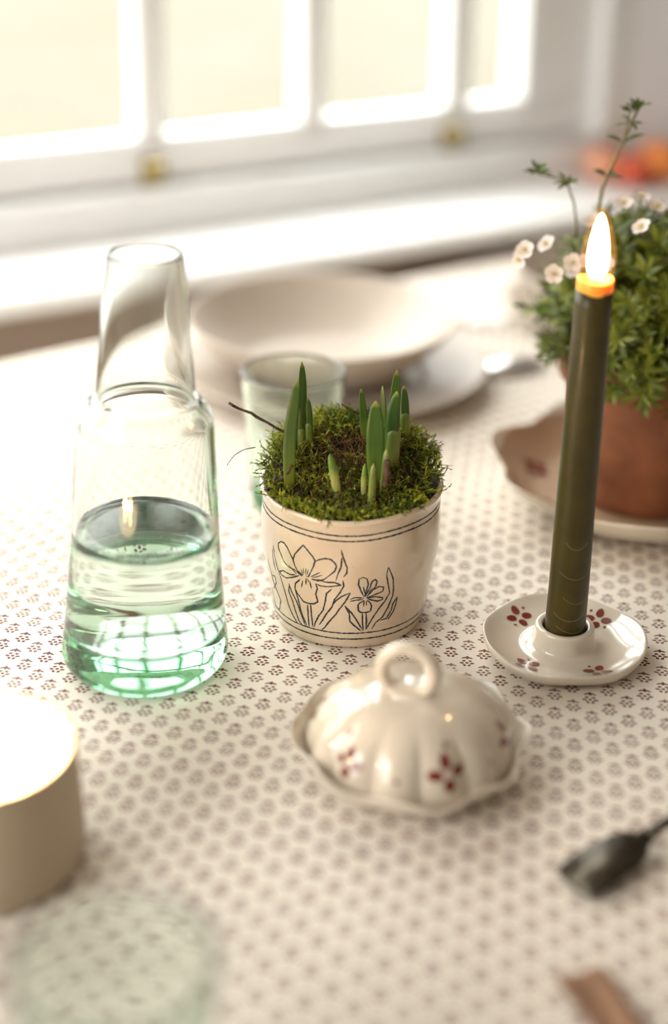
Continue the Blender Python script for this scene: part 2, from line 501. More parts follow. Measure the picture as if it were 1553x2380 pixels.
# the window wall: apron below, head above, piers beside the opening
bm = bmesh.new()
add_box(bm, (-1.60, 0.045, FZ), (2.2, 0.24, 0.012))
struct('wall_back', bm, M['wall_low'], WM)
bm = bmesh.new()
add_box(bm, (-1.60, 0.045, 0.98), (2.2, 0.24, 1.72))
add_box(bm, (-1.60, 0.045, 0.012), (-0.98, 0.24, 0.98))
struct('wall_back_2', bm, M['wall'], WM)
# right pier with its splayed reveal
bm = bmesh.new()
pl = [(0.848, 0.24), (0.848, 0.128), (0.99, 0.045), (2.2, 0.045), (2.2, 0.24)]
a = [bm.verts.new((s, t, 0.012)) for s, t in pl]; b_ = [bm.verts.new((s, t, 0.98)) for s, t in pl]
for k in range(5): bm.faces.new([a[k], a[(k + 1) % 5], b_[(k + 1) % 5], b_[k]])
bm.faces.new(a); bm.faces.new(b_)
bmesh.ops.recalc_face_normals(bm, faces=bm.faces)
struct('trim_1', bm, M['reveal'], WM)

# window: one structure with its joinery as parts
win = empty('window_1'); win.matrix_world = WM; win['kind'] = 'structure'
def wpart(name, bm, m, smooth=False):
    return obj(name, bm, m, win, smooth=smooth)
bm = prism([(-0.002, 0.012), (-0.006, 0.016), (-0.006, 0.026), (-0.002, 0.030), (0.20, 0.030), (0.20, 0.012)], (-0.98, 1.02))
wpart('window_sill', bm, M['white_paint'])
bm = prism([(0.140, 0.030), (0.140, 0.074), (0.146, 0.078), (0.205, 0.080), (0.205, 0.030)], (-0.98, 0.848))
wpart('sill_riser', bm, M['white_paint'])
bm = prism([(0.156, 0.084), (0.156, 0.108), (0.166, 0.128), (0.190, 0.128), (0.190, 0.080), (0.165, 0.080)], (-1.20, 0.80))
wpart('bottom_rail', bm, M['white_paint'])
bm = prism([(0.156, 0.92), (0.190, 0.92), (0.190, 0.98), (0.156, 0.98)], (-0.98, 0.80))
wpart('top_rail', bm, M['white_paint'])
wpart('stile', box((0.700, 0.150, 0.128), (0.802, 0.192, 0.92), bevel=0.003), M['white_paint'])
wpart('stile', box((-0.98, 0.150, 0.080), (-1.155, 0.192, 0.92), bevel=0.003), M['white_paint'])
wpart('jamb', box((0.802, 0.128, 0.078), (0.850, 0.24, 0.98), bevel=0.003), M['white_paint'])
mx = [0.613, 0.420, 0.226]
while mx[-1] > -1.0: mx.append(mx[-1] - 0.194)
rows = [0.128, 0.524, 0.92]
mun = box((-0.016, 0.158, 0.128), (0.016, 0.188, 0.92), bevel=0.004)
mun_me = None
for c in mx:
    if mun_me is None:
        o = wpart('muntin', mun, M['white_paint']); mun_me = o.data
    else:
        o = obj('muntin', mun_me, None, win)
    o.location = (c, 0, 0)
for z in rows[1:-1]:
    wpart('glazing_bar', box((-1.155, 0.160, z - 0.012), (0.70, 0.186, z + 0.012)), M['white_paint'])
xs = [0.700] + mx + [-1.155]
for i in range(len(xs) - 1):
    x1 = xs[i] - (0.016 if i else 0); x0 = xs[i + 1] + (0.016 if i < len(xs) - 2 else 0)
    for j in range(2):
        z0, z1 = rows[j] + (0.012 if j else 0), rows[j + 1] - (0.012 if j < 1 else 0)
        wpart('pane', box((x0, 0.1725, z0), (x1, 0.1735, z1)), M['pane'])
# brass sash lifts on the bottom rail
for s in (0.222, 0.600):
    lf = wpart('sash_lift', box((-0.013, 0.1535, 0.078), (0.013, 0.1565, 0.108), bevel=0.001), M['brass'])
    lf.location = (s, 0, 0)
    hk = tube([(0, 0.154, 0.103), (0, 0.146, 0.104), (0, 0.138, 0.099), (0, 0.136, 0.091), (0, 0.140, 0.085)],
              [0.009, 0.010, 0.010, 0.009, 0.006], 12, flat=0.45)
    obj('lift_hook', hk, M['brass'], lf)

# ================================================================== TABLE AND CLOTH
TA = radians(35.65)
TM = Matrix(((cos(TA), -sin(TA), 0, 0), (sin(TA), cos(TA), 0, 0), (0, 0, 1, 0), (0, 0, 0, 1)))
P0, P1, Q0, Q1 = -0.30, 1.42, 0.02, 1.198
tb = empty('dining_table', TM @ Vector(((P0 + P1) / 2, (Q0 + Q1) / 2, FZ)), (0, 0, TA))
tag(tb, 'wooden dining table wholly covered by the printed cloth', 'table')
pw, qw = (P1 - P0) / 2 - 0.012, (Q1 - Q0) / 2 - 0.012
obj('tabletop', box((-pw, -qw, -FZ - 0.034), (pw, qw, -FZ - 0.0022)), M['wood'], tb, smooth=False)
for sx_ in (-1, 1):
    for sy_ in (-1, 1):
        lg = box((-0.035, -0.035, 0), (0.035, 0.035, -FZ - 0.034), bevel=0.004)
        obj('leg', lg, M['wood'], tb, loc=(sx_ * (pw - 0.09), sy_ * (qw - 0.09), 0), smooth=False)
for sy_ in (-1, 1):
    obj('apron', box((-pw + 0.12, sy_ * (qw - 0.08) - 0.01, 0.62), (pw - 0.12, sy_ * (qw - 0.08) + 0.01, -FZ - 0.034)), M['wood'], tb, smooth=False)

def cloth_z(x, y):
    v = noise.noise(Vector((x * 5.5, y * 5.5, 1.3))) * 0.5 + noise.noise(Vector((x * 14, y * 9, 4.3))) * 0.25
    return -0.0009 + 0.0009 * v
verts, faces = [], []
n1, n2 = 190, 130
ov = 0.16
ps = [P0 - 0.004] + [P0 + (P1 - P0) * i / n1 for i in range(n1 + 1)] + [P1 + 0.004]
qs = [Q0 - 0.004] + [Q0 + (Q1 - Q0) * j / n2 for j in range(n2 + 1)] + [Q1 + 0.004]
idx = {}
def cv(p, q, z):
    w_ = TM @ Vector((p, q, 0)); verts.append((w_.x, w_.y, z)); return len(verts) - 1
grid = []
for i, p in enumerate(ps):
    row = []
    for j, q in enumerate(qs):
        edge = (i in (0, len(ps) - 1)) or (j in (0, len(qs) - 1))
        w_ = TM @ Vector((p, q, 0))
        row.append(cv(p, q, cloth_z(w_.x, w_.y) - (0.004 if edge else 0)))
    grid.append(row)
for i in range(len(ps) - 1):
    for j in range(len(qs) - 1):
        faces.append((grid[i][j], grid[i + 1][j], grid[i + 1][j + 1], grid[i][j + 1]))
loop = [(i, 0) for i in range(len(ps))] + [(len(ps) - 1, j) for j in range(1, len(qs))] + \
       [(i, len(qs) - 1) for i in range(len(ps) - 2, -1, -1)] + [(0, j) for j in range(len(qs) - 2, 0, -1)]
prev = [grid[i][j] for i, j in loop]
for lev in range(1, 5):
    cur = []
    for k, (i, j) in enumerate(loop):
        p, q = ps[i], qs[j]
        out = 0.004 + 0.006 * sin(k * 0.21) * lev / 4
        if i == 0: p -= out
        if i == len(ps) - 1: p += out
        if j == 0: q -= out
        if j == len(qs) - 1: q += out
        cur.append(cv(p, q, -0.005 - ov * lev / 4))
    for k in range(len(loop)):
        k2 = (k + 1) % len(loop)
        faces.append((prev[k], cur[k], cur[k2], prev[k2]))
    prev = cur
cl = obj('tablecloth', pydata('tablecloth', verts, faces), cloth_mat())
tag(cl, 'cream cotton tablecloth block printed with small dark red flower sprigs', 'tablecloth')

# ================================================================== shared small builders
def dish_petal(surf, cx, cy, rx, ry, ang, n=14):
    """a painted petal: an ellipse in surface coordinates, lying on the glaze; returns verts, faces"""
    vs = [surf(cx, cy)]; fs = []
    for k in range(n):
        a_ = 2 * pi * k / n
        u_, v_ = rx * cos(a_) * (1 + 0.12 * cos(a_)), ry * sin(a_)
        vs.append(surf(cx + u_ * cos(ang) - v_ * sin(ang), cy + u_ * sin(ang) + v_ * cos(ang)))
    for k in range(n): fs.append((0, 1 + k, 1 + (k + 1) % n))
    return vs, fs

def painted_flower(name, surf, size, rot, parent, petals=4, dots=True, fat=0.42):
    V, F = [], []
    def put(*a):
        vs, fs = dish_petal(*a); o_ = len(V)
        V.extend(vs); F.extend(tuple(i + o_ for i in f) for f in fs)
    for k in range(petals):
        a_ = rot + 2 * pi * k / petals
        put(surf, size * 0.62 * cos(a_), size * 0.62 * sin(a_), size * 0.42, size * 0.42 * fat * 1.25, a_)
    if dots:
        for k in (0, 1):
            a_ = rot + pi / petals + pi * k
            put(surf, size * 1.05 * cos(a_), size * 1.05 * sin(a_), size * 0.12, size * 0.12, a_)
    me = pydata(name, [tuple(v) for v in V], F)
    return obj(name, me, M['petal_paint'], parent)

# ================================================================== CARAFE
CX, CY_ = -0.1065, 0.7856
carafe = empty('carafe', (CX, CY_, 0.0), (0, radians(1.35), 0))
tag(carafe, 'tall green-tinted glass carafe half full of water, left of the flower pot', 'carafe')
outer = smooth_profile([(0.038, 0.0010), (0.0452, 0.0040), (0.0476, 0.0095), (0.0474, 0.0154), (0.0461, 0.0270), (0.0450, 0.038), (0.0432, 0.062),
                        (0.0413, 0.0861), (0.0396, 0.1194), (0.0382, 0.140), (0.0373, 0.1510), (0.0358, 0.1572), (0.0330, 0.1612),
                        (0.0292, 0.1643), (0.0274, 0.1690), (0.0264, 0.1790), (0.0249, 0.1961), (0.0234, 0.2206), (0.0212, 0.2400), (0.0203, 0.2470)], 4)
th = 0.0022
inner = smooth_profile([(0.0185, 0.2468), (0.0192, 0.2400), (0.0212, 0.2206), (0.0227, 0.1961), (0.0242, 0.1790), (0.0251, 0.1690), (0.0264, 0.1650), (0.0305, 0.1598),
                        (0.0334, 0.1555), (0.0350, 0.1505), (0.0360, 0.140), (0.0374, 0.1194), (0.0391, 0.0861), (0.0410, 0.062), (0.0428, 0.040), (0.0436, 0.032), (0.0434, 0.0275), (0.0405, 0.0245),
                        (0.030, 0.0225), (0.014, 0.0215), (0.0, 0.0212)], 4)
prof = [(0.0, 0.0035), (0.018, 0.0025), (0.030, 0.0008)] + outer + [(0.0199, 0.2480), (0.0192, 0.2480)] + inner
bm = lathe(prof, 128, lambda th_, r, z, i: (r * (1 + 0.006 * sin(2 * th_ + 1.0) + 0.004 * sin(3 * th_)), z))
obj('glass_body', bm, M['glass'], carafe)
wz = 0.0861
wp = [(0.0, wz), (0.030, wz), (0.0380, wz + 0.0001), (0.03935, wz + 0.0007)]
inn = [(r, z) for r, z in inner if z < wz]
wp += [(r + 0.0002, z) for r, z in inn if r > 0.004] + [(0.0, inner[-1][1] - 0.0002)]
bm = lathe(wp, 128, lambda th_, r, z, i: (r * (1 + 0.006 * sin(2 * th_ + 1.0) + 0.004 * sin(3 * th_)), z))
obj('water', bm, M['water'], carafe)

# ================================================================== FLOWER POT WITH SPROUTING BULBS
PX, PY = 0.0123, 0.8471
pot = empty('bulb_pot', (PX, PY, 0))
tag(pot, 'cream ceramic pot with drawn dark irises, planted with moss and green bulb shoots', 'flower pot')
POT = [(0.0450, -0.001), (0.0458, 0.0008), (0.0476, 0.0107), (0.0490, 0.0200), (0.0512, 0.0340), (0.0535, 0.0475), (0.0541, 0.0600),
       (0.0540, 0.0680), (0.0534, 0.0780), (0.0541, 0.0835), (0.0552, 0.0868)]
op = smooth_profile([(0.0425, 0.0), (0.0452, 0.0012), (0.0476, 0.0107), (0.0490, 0.0200), (0.0512, 0.0340), (0.0535, 0.0475), (0.0541, 0.0600),
                     (0.0540, 0.0680), (0.0534, 0.0780), (0.0542, 0.0840), (0.0551, 0.0866), (0.0545, 0.0884), (0.0528, 0.0886), (0.0514, 0.0868),
                     (0.0500, 0.0800), (0.0498, 0.06), (0.046, 0.02), (0.040, 0.006), (0.0, 0.006)], 4)
wob = lambda th_, r, z, i: (r * (1 + 0.006 * sin(2 * th_ + 0.6) + 0.004 * sin(5 * th_)), z + (0.0010 * sin(2 * th_ + 2.5) + 0.0005 * sin(5 * th_)) * min(1, z / 0.08))
def potr(th_, z): return lerp_profile(POT, z) * (1 + 0.006 * sin(2 * th_ + 0.6) + 0.004 * sin(5 * th_))
bm = lathe([(0.0, 0.0)] + op, 160, wob)
body = obj('pot_body', bm, M['cream_pot'], pot)

IRIS = [[(-121.6,48.5),(-126.7,51.0),(-132.2,51.3),(-136.7,53.6),(-138.9,57.2),(-141.4,60.2),(-141.7,63.1),(-139.2,65.4),(-136.0,65.8),(-133.0,63.7),(-130.8,61.0),(-128.6,58.2),(-127.2,54.3),(-124.5,50.8),(-121.6,48.5)],[(-121.0,49.1),(-125.1,51.4),(-127.2,54.3),(-128.2,57.5),(-127.0,61.4),(-123.9,65.4),(-120.8,69.2),(-117.6,66.6),(-114.5,63.9),(-112.6,61.3),(-113.6,57.1),(-115.6,52.8),(-117.2,49.3),(-119.1,49.6)],[(-112.2,61.0),(-109.6,62.7),(-106.1,64.0),(-102.8,63.9),(-99.8,61.6),(-99.0,59.5),(-100.2,56.3),(-103.5,52.9),(-106.9,49.7),(-110.4,48.2),(-114.9,48.5)],[(-115.3,49.8),(-112.2,52.2),(-109.1,54.2)],[(-114.4,49.5),(-111.3,50.8),(-107.8,52.6)],[(-126.7,47.8),(-131.2,46.3),(-137.3,46.7),(-141.8,44.3),(-140.1,42.7),(-135.5,42.3),(-129.2,45.1),(-123.6,48.4)],[(-114.9,48.0),(-109.5,48.8),(-105.2,48.2),(-100.1,48.7),(-95.9,47.3),(-100.1,46.2),(-104.4,45.1),(-108.7,44.8),(-112.7,45.8)],[(-123.3,45.7),(-127.5,41.4),(-128.5,37.8),(-127.3,34.9),(-124.9,32.3),(-122.4,29.8),(-118.3,29.8),(-114.3,30.6),(-111.7,32.7),(-112.4,36.3),(-112.8,38.1),(-111.4,42.3),(-111.9,44.6),(-112.7,45.8)],[(-122.2,53.2),(-121.0,49.1)],[(-120.6,54.1),(-120.4,50.2)],[(-118.6,54.7),(-119.1,50.5)],[(-117.2,54.5),(-118.1,50.4)],[(-118.6,48.0),(-119.3,43.1)],[(-116.3,46.8),(-115.6,41.2)],[(-121.3,45.4),(-122.9,40.1)],[(-117.7,47.8),(-116.9,45.2)],[(-132.1,52.7),(-128.8,50.7),(-125.6,48.6)],[(-119.4,28.8),(-119.8,21.0),(-119.7,12.3)],[(-117.1,29.8),(-117.1,21.7),(-116.6,13.1)],[(-133.7,39.2),(-132.2,34.1),(-128.7,28.7),(-126.6,22.7),(-124.5,16.6),(-122.7,12.4)],[(-133.6,37.4),(-134.8,33.1),(-132.1,26.5),(-130.5,20.4),(-128.3,14.4),(-124.5,11.3)],[(-128.6,37.3),(-126.8,30.3),(-125.9,23.9),(-123.8,17.8),(-121.3,12.6)],[(-147.5,59.8),(-146.2,53.3),(-143.6,46.4),(-141.5,39.8),(-139.2,31.3),(-136.9,21.8),(-133.8,16.3),(-129.9,12.0)],[(-148.8,56.7),(-148.3,49.7),(-146.8,43.1)],[(-158.1,45.2),(-156.4,38.6),(-154.6,32.1),(-150.3,26.5),(-146.2,21.8),(-150.8,13.1),(-157.0,12.2),(-160.4,17.2),(-161.9,23.1)],[(-154.2,36.0),(-149.6,37.2),(-149.3,32.6),(-156.1,25.8)],[(-101.8,44.0),(-105.4,40.1),(-106.6,33.6),(-108.2,27.5),(-111.9,22.0),(-114.7,16.5),(-115.5,13.4)],[(-96.3,70.4),(-95.0,65.9),(-92.4,59.0),(-92.7,55.2),(-94.8,52.8)],[(-95.8,65.8),(-96.1,59.7),(-98.1,54.4),(-99.3,49.9)],[(-94.9,50.7),(-94.4,46.6),(-96.7,41.7),(-100.2,36.5),(-102.1,30.5),(-106.0,25.1),(-109.0,19.7),(-111.7,15.7)],[(-90.0,41.8),(-95.0,39.4),(-99.4,35.6),(-102.1,31.5)],[(-90.0,41.8),(-93.3,35.2),(-96.8,30.1),(-99.5,25.5),(-104.3,19.5),(-107.3,15.1),(-109.9,12.2)],[(-81.3,38.4),(-83.3,42.9),(-85.2,47.8),(-84.9,51.3),(-82.4,52.3),(-79.9,51.2),(-78.9,47.4),(-79.9,42.7),(-80.9,38.4)],[(-80.5,38.5),(-77.8,44.4),(-76.8,48.6),(-74.7,50.1),(-73.4,48.6),(-74.0,45.0),(-76.8,41.5),(-79.6,38.4)],[(-79.6,37.9),(-75.6,42.8),(-71.8,44.6),(-68.6,43.6),(-68.7,40.7),(-72.6,39.5),(-77.4,38.1),(-79.6,37.4)],[(-79.1,37.3),(-73.4,37.6),(-68.6,35.9),(-68.4,34.4),(-72.1,34.1),(-76.3,35.6),(-79.1,36.8)],[(-81.3,37.5),(-84.8,38.1),(-87.3,38.2),(-90.3,36.7)],[(-81.7,36.6),(-86.4,36.3),(-90.3,35.5)],[(-80.8,36.0),(-83.7,34.2),(-85.0,32.4),(-84.3,28.4),(-82.5,27.0),(-78.9,26.7),(-76.2,27.4),(-75.7,30.7),(-76.6,33.3),(-79.0,35.8)],[(-81.0,35.6),(-81.1,31.2)],[(-79.4,35.4),(-79.2,32.0)],[(-81.9,45.7),(-80.8,40.9)],[(-78.1,41.1),(-76.1,44.3)],[(-81.7,26.4),(-81.2,19.5),(-80.3,13.4)],[(-79.0,26.2),(-78.5,20.4),(-78.5,14.3)],[(-93.7,32.3),(-90.6,28.9),(-87.3,24.6),(-84.9,20.7),(-81.4,14.7)],[(-93.7,32.3),(-90.5,26.6),(-89.9,20.7),(-86.6,17.4),(-81.8,13.3)],[(-66.2,56.4),(-67.3,52.0),(-66.1,46.4),(-63.7,38.3),(-66.4,33.0),(-70.6,28.0),(-73.9,22.8),(-76.4,18.2),(-78.1,14.5)],[(-66.2,56.4),(-62.6,48.4),(-61.1,39.5),(-61.0,35.7),(-63.7,27.7),(-67.0,21.6),(-71.6,18.5),(-74.1,13.9)],[(-57.2,33.7),(-60.0,29.7),(-60.8,25.0),(-63.7,19.9),(-68.8,19.5)],[(-57.2,33.7),(-57.6,28.1),(-59.0,23.6),(-62.5,18.7)]]
def on_pot(deg, zmm, off=0.00012):
    th_ = radians(deg); z = zmm / 1000
    r = potr(th_, z) + off
    z2 = z + (0.0010 * sin(2 * th_ + 2.5) + 0.0005 * sin(5 * th_)) * min(1, z / 0.08)
    return Vector((r * cos(th_), r * sin(th_), z2))
def ribbon(line, hw, V, F, closed=False, jit=0.25):
    """a drawn stroke as a thin raised ribbon hugging the pot wall"""
    pts = []
    for (a0, z0), (a1, z1) in zip(line[:-1], line[1:]):
        d = math.hypot((a1 - a0) * 0.93, z1 - z0); k = max(1, int(d / 0.7))
        pts += [(a0 + (a1 - a0) * i / k, z0 + (z1 - z0) * i / k) for i in range(k)]
    pts.append(line[-1])
    pts = [(a_ + random.uniform(-.09, .09), z_ + random.uniform(-.09, .09)) for a_, z_ in pts]
    o_ = len(V); n = len(pts)
    for i, (a_, z_) in enumerate(pts):
        a0, z0 = pts[max(i - 1, 0)]; a1, z1 = pts[min(i + 1, n - 1)]
        dx, dz = (a1 - a0) * 0.93, z1 - z0; l = math.hypot(dx, dz) or 1
        nx, nz_ = -dz / l, dx / l
        tap = 0.45 + 0.55 * min(1, i / 3, (n - 1 - i) / 3) if not closed else 1
        h = hw * tap * random.uniform(1 - jit, 1 + jit)
        V.append(on_pot(a_ + nx * h / 0.93, z_ + nz_ * h, 0.00009)); V.append(on_pot(a_, z_, 0.00022)); V.append(on_pot(a_ - nx * h / 0.93, z_ - nz_ * h, 0.00009))
    for i in range(n - 1):
        b0 = o_ + 3 * i
        F.append((b0, b0 + 1, b0 + 4, b0 + 3)); F.append((b0 + 1, b0 + 2, b0 + 5, b0 + 4))
V, F = [], []
for ln in IRIS:
    if len(ln) > 1: ribbon(ln, 0.47, V, F)
o = obj('iris_drawing', pydata('iris_drawing', V, F), M['ink'], body)
o['label'] = 'dark teal line drawing of two irises and leaves'
for z_ in (79.3, 75.9, 11.8, 7.4):
    V, F = [], []
    ribbon([(d_, z_) for d_ in range(0, 361, 2)], 0.42, V, F, closed=True, jit=0.4)
    o = obj('band_line', pydata('band_line', V, F), M['ink'], body)

# inner plastic pot, soil mound
obj('inner_pot', lathe([(0.0455, 0.03), (0.0485, 0.0845), (0.0476, 0.0850), (0.0470, 0.0840), (0.0445, 0.03)], 64), M['inner_pot'], pot)
def mound(x, y):
    r = math.hypot(x, y); t = min(1, max(0, (y + 0.052) / 0.085)); t = t * t * (3 - 2 * t)
    return 0.085 + (0.004 + 0.032 * t) * max(0, 1 - (r / 0.0575) ** 6)
bm = bmesh.new()
rings = []
NR, NT = 22, 72
cvert = bm.verts.new((0, 0, mound(0, 0) - 0.003))
for i in range(1, NR + 1):
    r = 0.0485 * i / NR
    ring = []
    for k in range(NT):
        a_ = 2 * pi * k / NT; x, y = r * cos(a_), r * sin(a_)
        z = mound(x, y) - 0.003 + 0.004 * noise.noise(Vector((x * 120, y * 120, 0.5)))
        if i == NR: z = 0.080
        ring.append(bm.verts.new((x, y, z)))
    rings.append(ring)
for k in range(NT): bm.faces.new([cvert, rings[0][k], rings[0][(k + 1) % NT]])
for A_, B_ in zip(rings[:-1], rings[1:]):
    for k in range(NT): bm.faces.new([A_[k], B_[k], B_[(k + 1) % NT], A_[(k + 1) % NT]])
obj('soil', bm, M['soil'], pot)

def frond(V, F, MI, p, d, L, mi, leaf, curl, rad=0.00034, nseg=6):
    """one moss frond: a three-sided curved stem with tiny leaflets along it"""
    d = d.normalized(); side = d.cross(Vector((random.gauss(0, 1), random.gauss(0, 1), random.gauss(0, 1)))).normalized()
    pts = [p.copy()]; cur = p.copy(); dd = d.copy()
    for i in range(nseg):
        dd = (dd + side * curl * 0.3 + Vector((random.gauss(0, .16), random.gauss(0, .16), random.gauss(0, .16) - 0.02))).normalized()
        cur = cur + dd * (L / nseg); pts.append(cur.copy())
    o_ = len(V); n = len(pts)
    a_ = side; b_2 = d.cross(side).normalized()
    for i, q in enumerate(pts):
        r = rad * (1.0 - 0.7 * i / n)
        for k in range(3):
            an = 2 * pi * k / 3
            V.append(q + a_ * r * cos(an) + b_2 * r * sin(an))
    for i in range(n - 1):
        for k in range(3):
            F.append((o_ + 3 * i + k, o_ + 3 * i + (k + 1) % 3, o_ + 3 * (i + 1) + (k + 1) % 3, o_ + 3 * (i + 1) + k)); MI.append(mi)
    if leaf:
        for i in range(1, n):
            t_ = (pts[i] - pts[i - 1]).normalized()
            for s_ in (0, 1, 2):
                q = pts[i - 1].lerp(pts[i], random.random())
                out = (a_ * random.gauss(0, 1) + b_2 * random.gauss(0, 1)).normalized()
                tip = q + (t_ * 0.9 + out * 0.75) * leaf * random.uniform(.6, 1.25)
                w_ = t_.cross(out) * leaf * 0.20
                k0 = len(V); V.extend([q - w_, q + w_, tip]); F.append((k0, k0 + 1, k0 + 2)); MI.append(mi)
V, F, MI = [], [], []
n_moss = 0
while n_moss < 3300:
    r = 0.0535 * math.sqrt(random.random()); a_ = random.uniform(0, 2 * pi)
    x, y = r * cos(a_), r * sin(a_)
    # a bare brown hollow runs across the middle; the right front edge shows the plastic pot
    patch = noise.noise(Vector((x * 38 + 3, y * 38, 2.2)))
    hollow = math.exp(-((x - 0.002) / 0.017) ** 2 - ((y - 0.002) / 0.013) ** 2)
    if random.random() < hollow * 0.8: continue
    if patch < -0.18 and y > -0.036 and random.random() < 0.72: continue
    if r > 0.043 and -0.55 < a_ - 2 * pi < 0.02 and random.random() < 0.7: continue
    n_moss += 1
    z = mound(x, y) - 0.004
    rr = r / 0.0535
    d = Vector((x * 16 * rr, y * 16 * rr, 1.0)) + Vector((random.gauss(0, .7), random.gauss(0, .7), random.gauss(0, .35)))
    if y < -0.03: d += Vector((0, -0.5, 0))
    p = Vector((x * 0.97, y * 0.97, z))
    if rr > 0.9: p.z = random.uniform(0.088, max(0.090, z + 0.008))
    Lm = random.uniform(0.0045, 0.0115) * (0.75 if y < -0.025 else 1.0)
    mi = 0 if random.random() < 0.42 + 0.5 * patch + (0.25 if x < -0.02 else 0) else 1
    if random.random() < 0.10 + 0.5 * hollow: mi = 2
    frond(V, F, MI, p, d, Lm, mi, 0.0020 if mi != 2 else 0.0004, random.uniform(-1, 1))
for _ in range(1100):      # dry brown fibres in the middle and along the front
    x = random.gauss(-0.004, 0.018); y = random.gauss(-0.012, 0.017)
    if math.hypot(x, y) > 0.050: continue
    frond(V, F, MI, Vector((x, y, mound(x, y) - 0.001)), Vector((random.gauss(0, 1), random.gauss(0, 1), 0.5)),
          random.uniform(0.004, 0.012), 2, 0.0003, random.uniform(-2, 2), rad=0.00020)
mo = obj('moss', pydata('moss', V, F, MI), [M['moss_a'], M['moss_b'], M['moss_c']], pot, smooth=False)
tag(mo, 'green and brown feathery moss', kind='stuff')

# twigs caught in the moss
def twig(path, r0, r1):
    pts = []
    for a_, b_2 in zip(path[:-1], path[1:]):
        for k in range(4): pts.append(Vector(a_).lerp(Vector(b_2), k / 4) + Vector((random.gauss(0, .00025), random.gauss(0, .00025), random.gauss(0, .00025))))
    pts.append(Vector(path[-1])); n = len(pts)
    obj('twig', tube(pts, [(r0 + (r1 - r0) * i / (n - 1)) * random.uniform(.82, 1.2) for i in range(n)], 8), M['bark'], pot)
twig([(-0.0745, 0.010, 0.1325), (-0.061, 0.008, 0.1275), (-0.049, 0.005, 0.1215), (-0.036, 0.002, 0.1160)], 0.0008, 0.0010)
twig([(-0.0535, -0.012, 0.0850), (-0.0475, -0.018, 0.0920), (-0.0400, -0.022, 0.1000), (-0.0350, -0.024, 0.1085)], 0.0012, 0.0009)
twig([(0.019, 0.028, 0.118), (0.001, 0.022, 0.124), (-0.007, 0.020, 0.1295)], 0.0009, 0.0005)
twig([(-0.057, -0.005, 0.111), (-0.064, -0.006, 0.1105), (-0.071, -0.008, 0.106), (-0.074, -0.009, 0.101)], 0.00028, 0.00018)
twig([(0.0190, -0.031, 0.099), (0.0195, -0.035, 0.108), (0.0196, -0.036, 0.118)], 0.0016, 0.0021)

# bulb shoots: (foot x, y, z, tip x, tip z, half width) in mm
SHOOTS = [(-24.3, 825.0, 95.4, -20.2, 161.8, 3.1, 0), (-21.1, 849.5, 110.3, -18.5, 163.3, 2.6, 0), (-13.7, 850.0, 111.2, -14.7, 140.7, 2.0, 1),
          (-18.4, 848.4, 110.3, -19.4, 135.7, 1.7, 1), (11.7, 863.2, 117.6, 11.0, 129.6, 1.4, 0), (19.5, 854.9, 113.9, 16.7, 144.5, 2.0, 0),
          (31.1, 859.9, 116.2, 29.7, 144.8, 1.7, 0), (27.5, 825.6, 98.2, 24.8, 148.9, 4.6, 0), (36.8, 850.7, 111.9, 37.5, 158.5, 3.0, 0),
          (35.2, 840.0, 106.2, 37.4, 149.3, 3.7, 1), (44.5, 859.2, 114.6, 42.4, 145.3, 2.3, 1), (4.0, 818.2, 94.5, -1.1, 118.4, 2.4, 2),
          (19.6, 817.1, 93.8, 19.5, 113.3, 1.6, 2), (23.0, 812.1, 91.7, 24.2, 115.6, 2.1, 3), (29.8, 819.5, 94.9, 31.5, 121.5, 2.2, 3),
          (31.2, 850.4, 111.9, 30.9, 123.4, 1.2, 0)]
def blade(x0, y0, z0, x1, z1, hw, bow=0.0, flat=0.45, n=16, yaw=0.0, tip=1.0):
    """a fleshy, slightly keeled leaf with a blunt tip, standing from foot to tip"""
    path, rad = [], []
    for i in range(n + 1):
        t = i / n
        x = x0 + (x1 - x0) * t + bow * sin(pi * t); z = z0 + (z1 - z0) * t
        prof_ = (0.80 + 0.20 * min(1, t / 0.35)) if t < 0.6 else math.sqrt(max(0.0, 1 - ((t - 0.6) / 0.402) ** (2.0 * tip)))
        path.append((x, y0, z)); rad.append(max(hw * prof_, 0.00012))
    bm_ = bmesh.new()
    rings_ = []
    for (x, y, z), r in zip(path, rad):
        ring = []
        for k in range(14):
            a_ = 2 * pi * k / 14
            u_, v_ = r * cos(a_), r * flat * sin(a_) - (0.25 * r * (abs(cos(a_)) ** 2) if flat < 0.8 else 0)
            ring.append(bm_.verts.new((x + u_ * cos(yaw) - v_ * sin(yaw), y + u_ * sin(yaw) + v_ * cos(yaw), z)))
        rings_.append(ring)
    for A_, B_ in zip(rings_[:-1], rings_[1:]):
        for k in range(14): bm_.faces.new([A_[k], A_[(k + 1) % 14], B_[(k + 1) % 14], B_[k]])
    bm_.faces.new(list(reversed(rings_[0]))); bm_.faces.new(rings_[-1])
    return bm_
bows = [-2.0, 1.2, 0.6, -0.4, 0, 0.5, 0.4, -0.8, -0.6, -0.9, 0.3, 0.7, -0.5, 0.2, 0.6, 0]
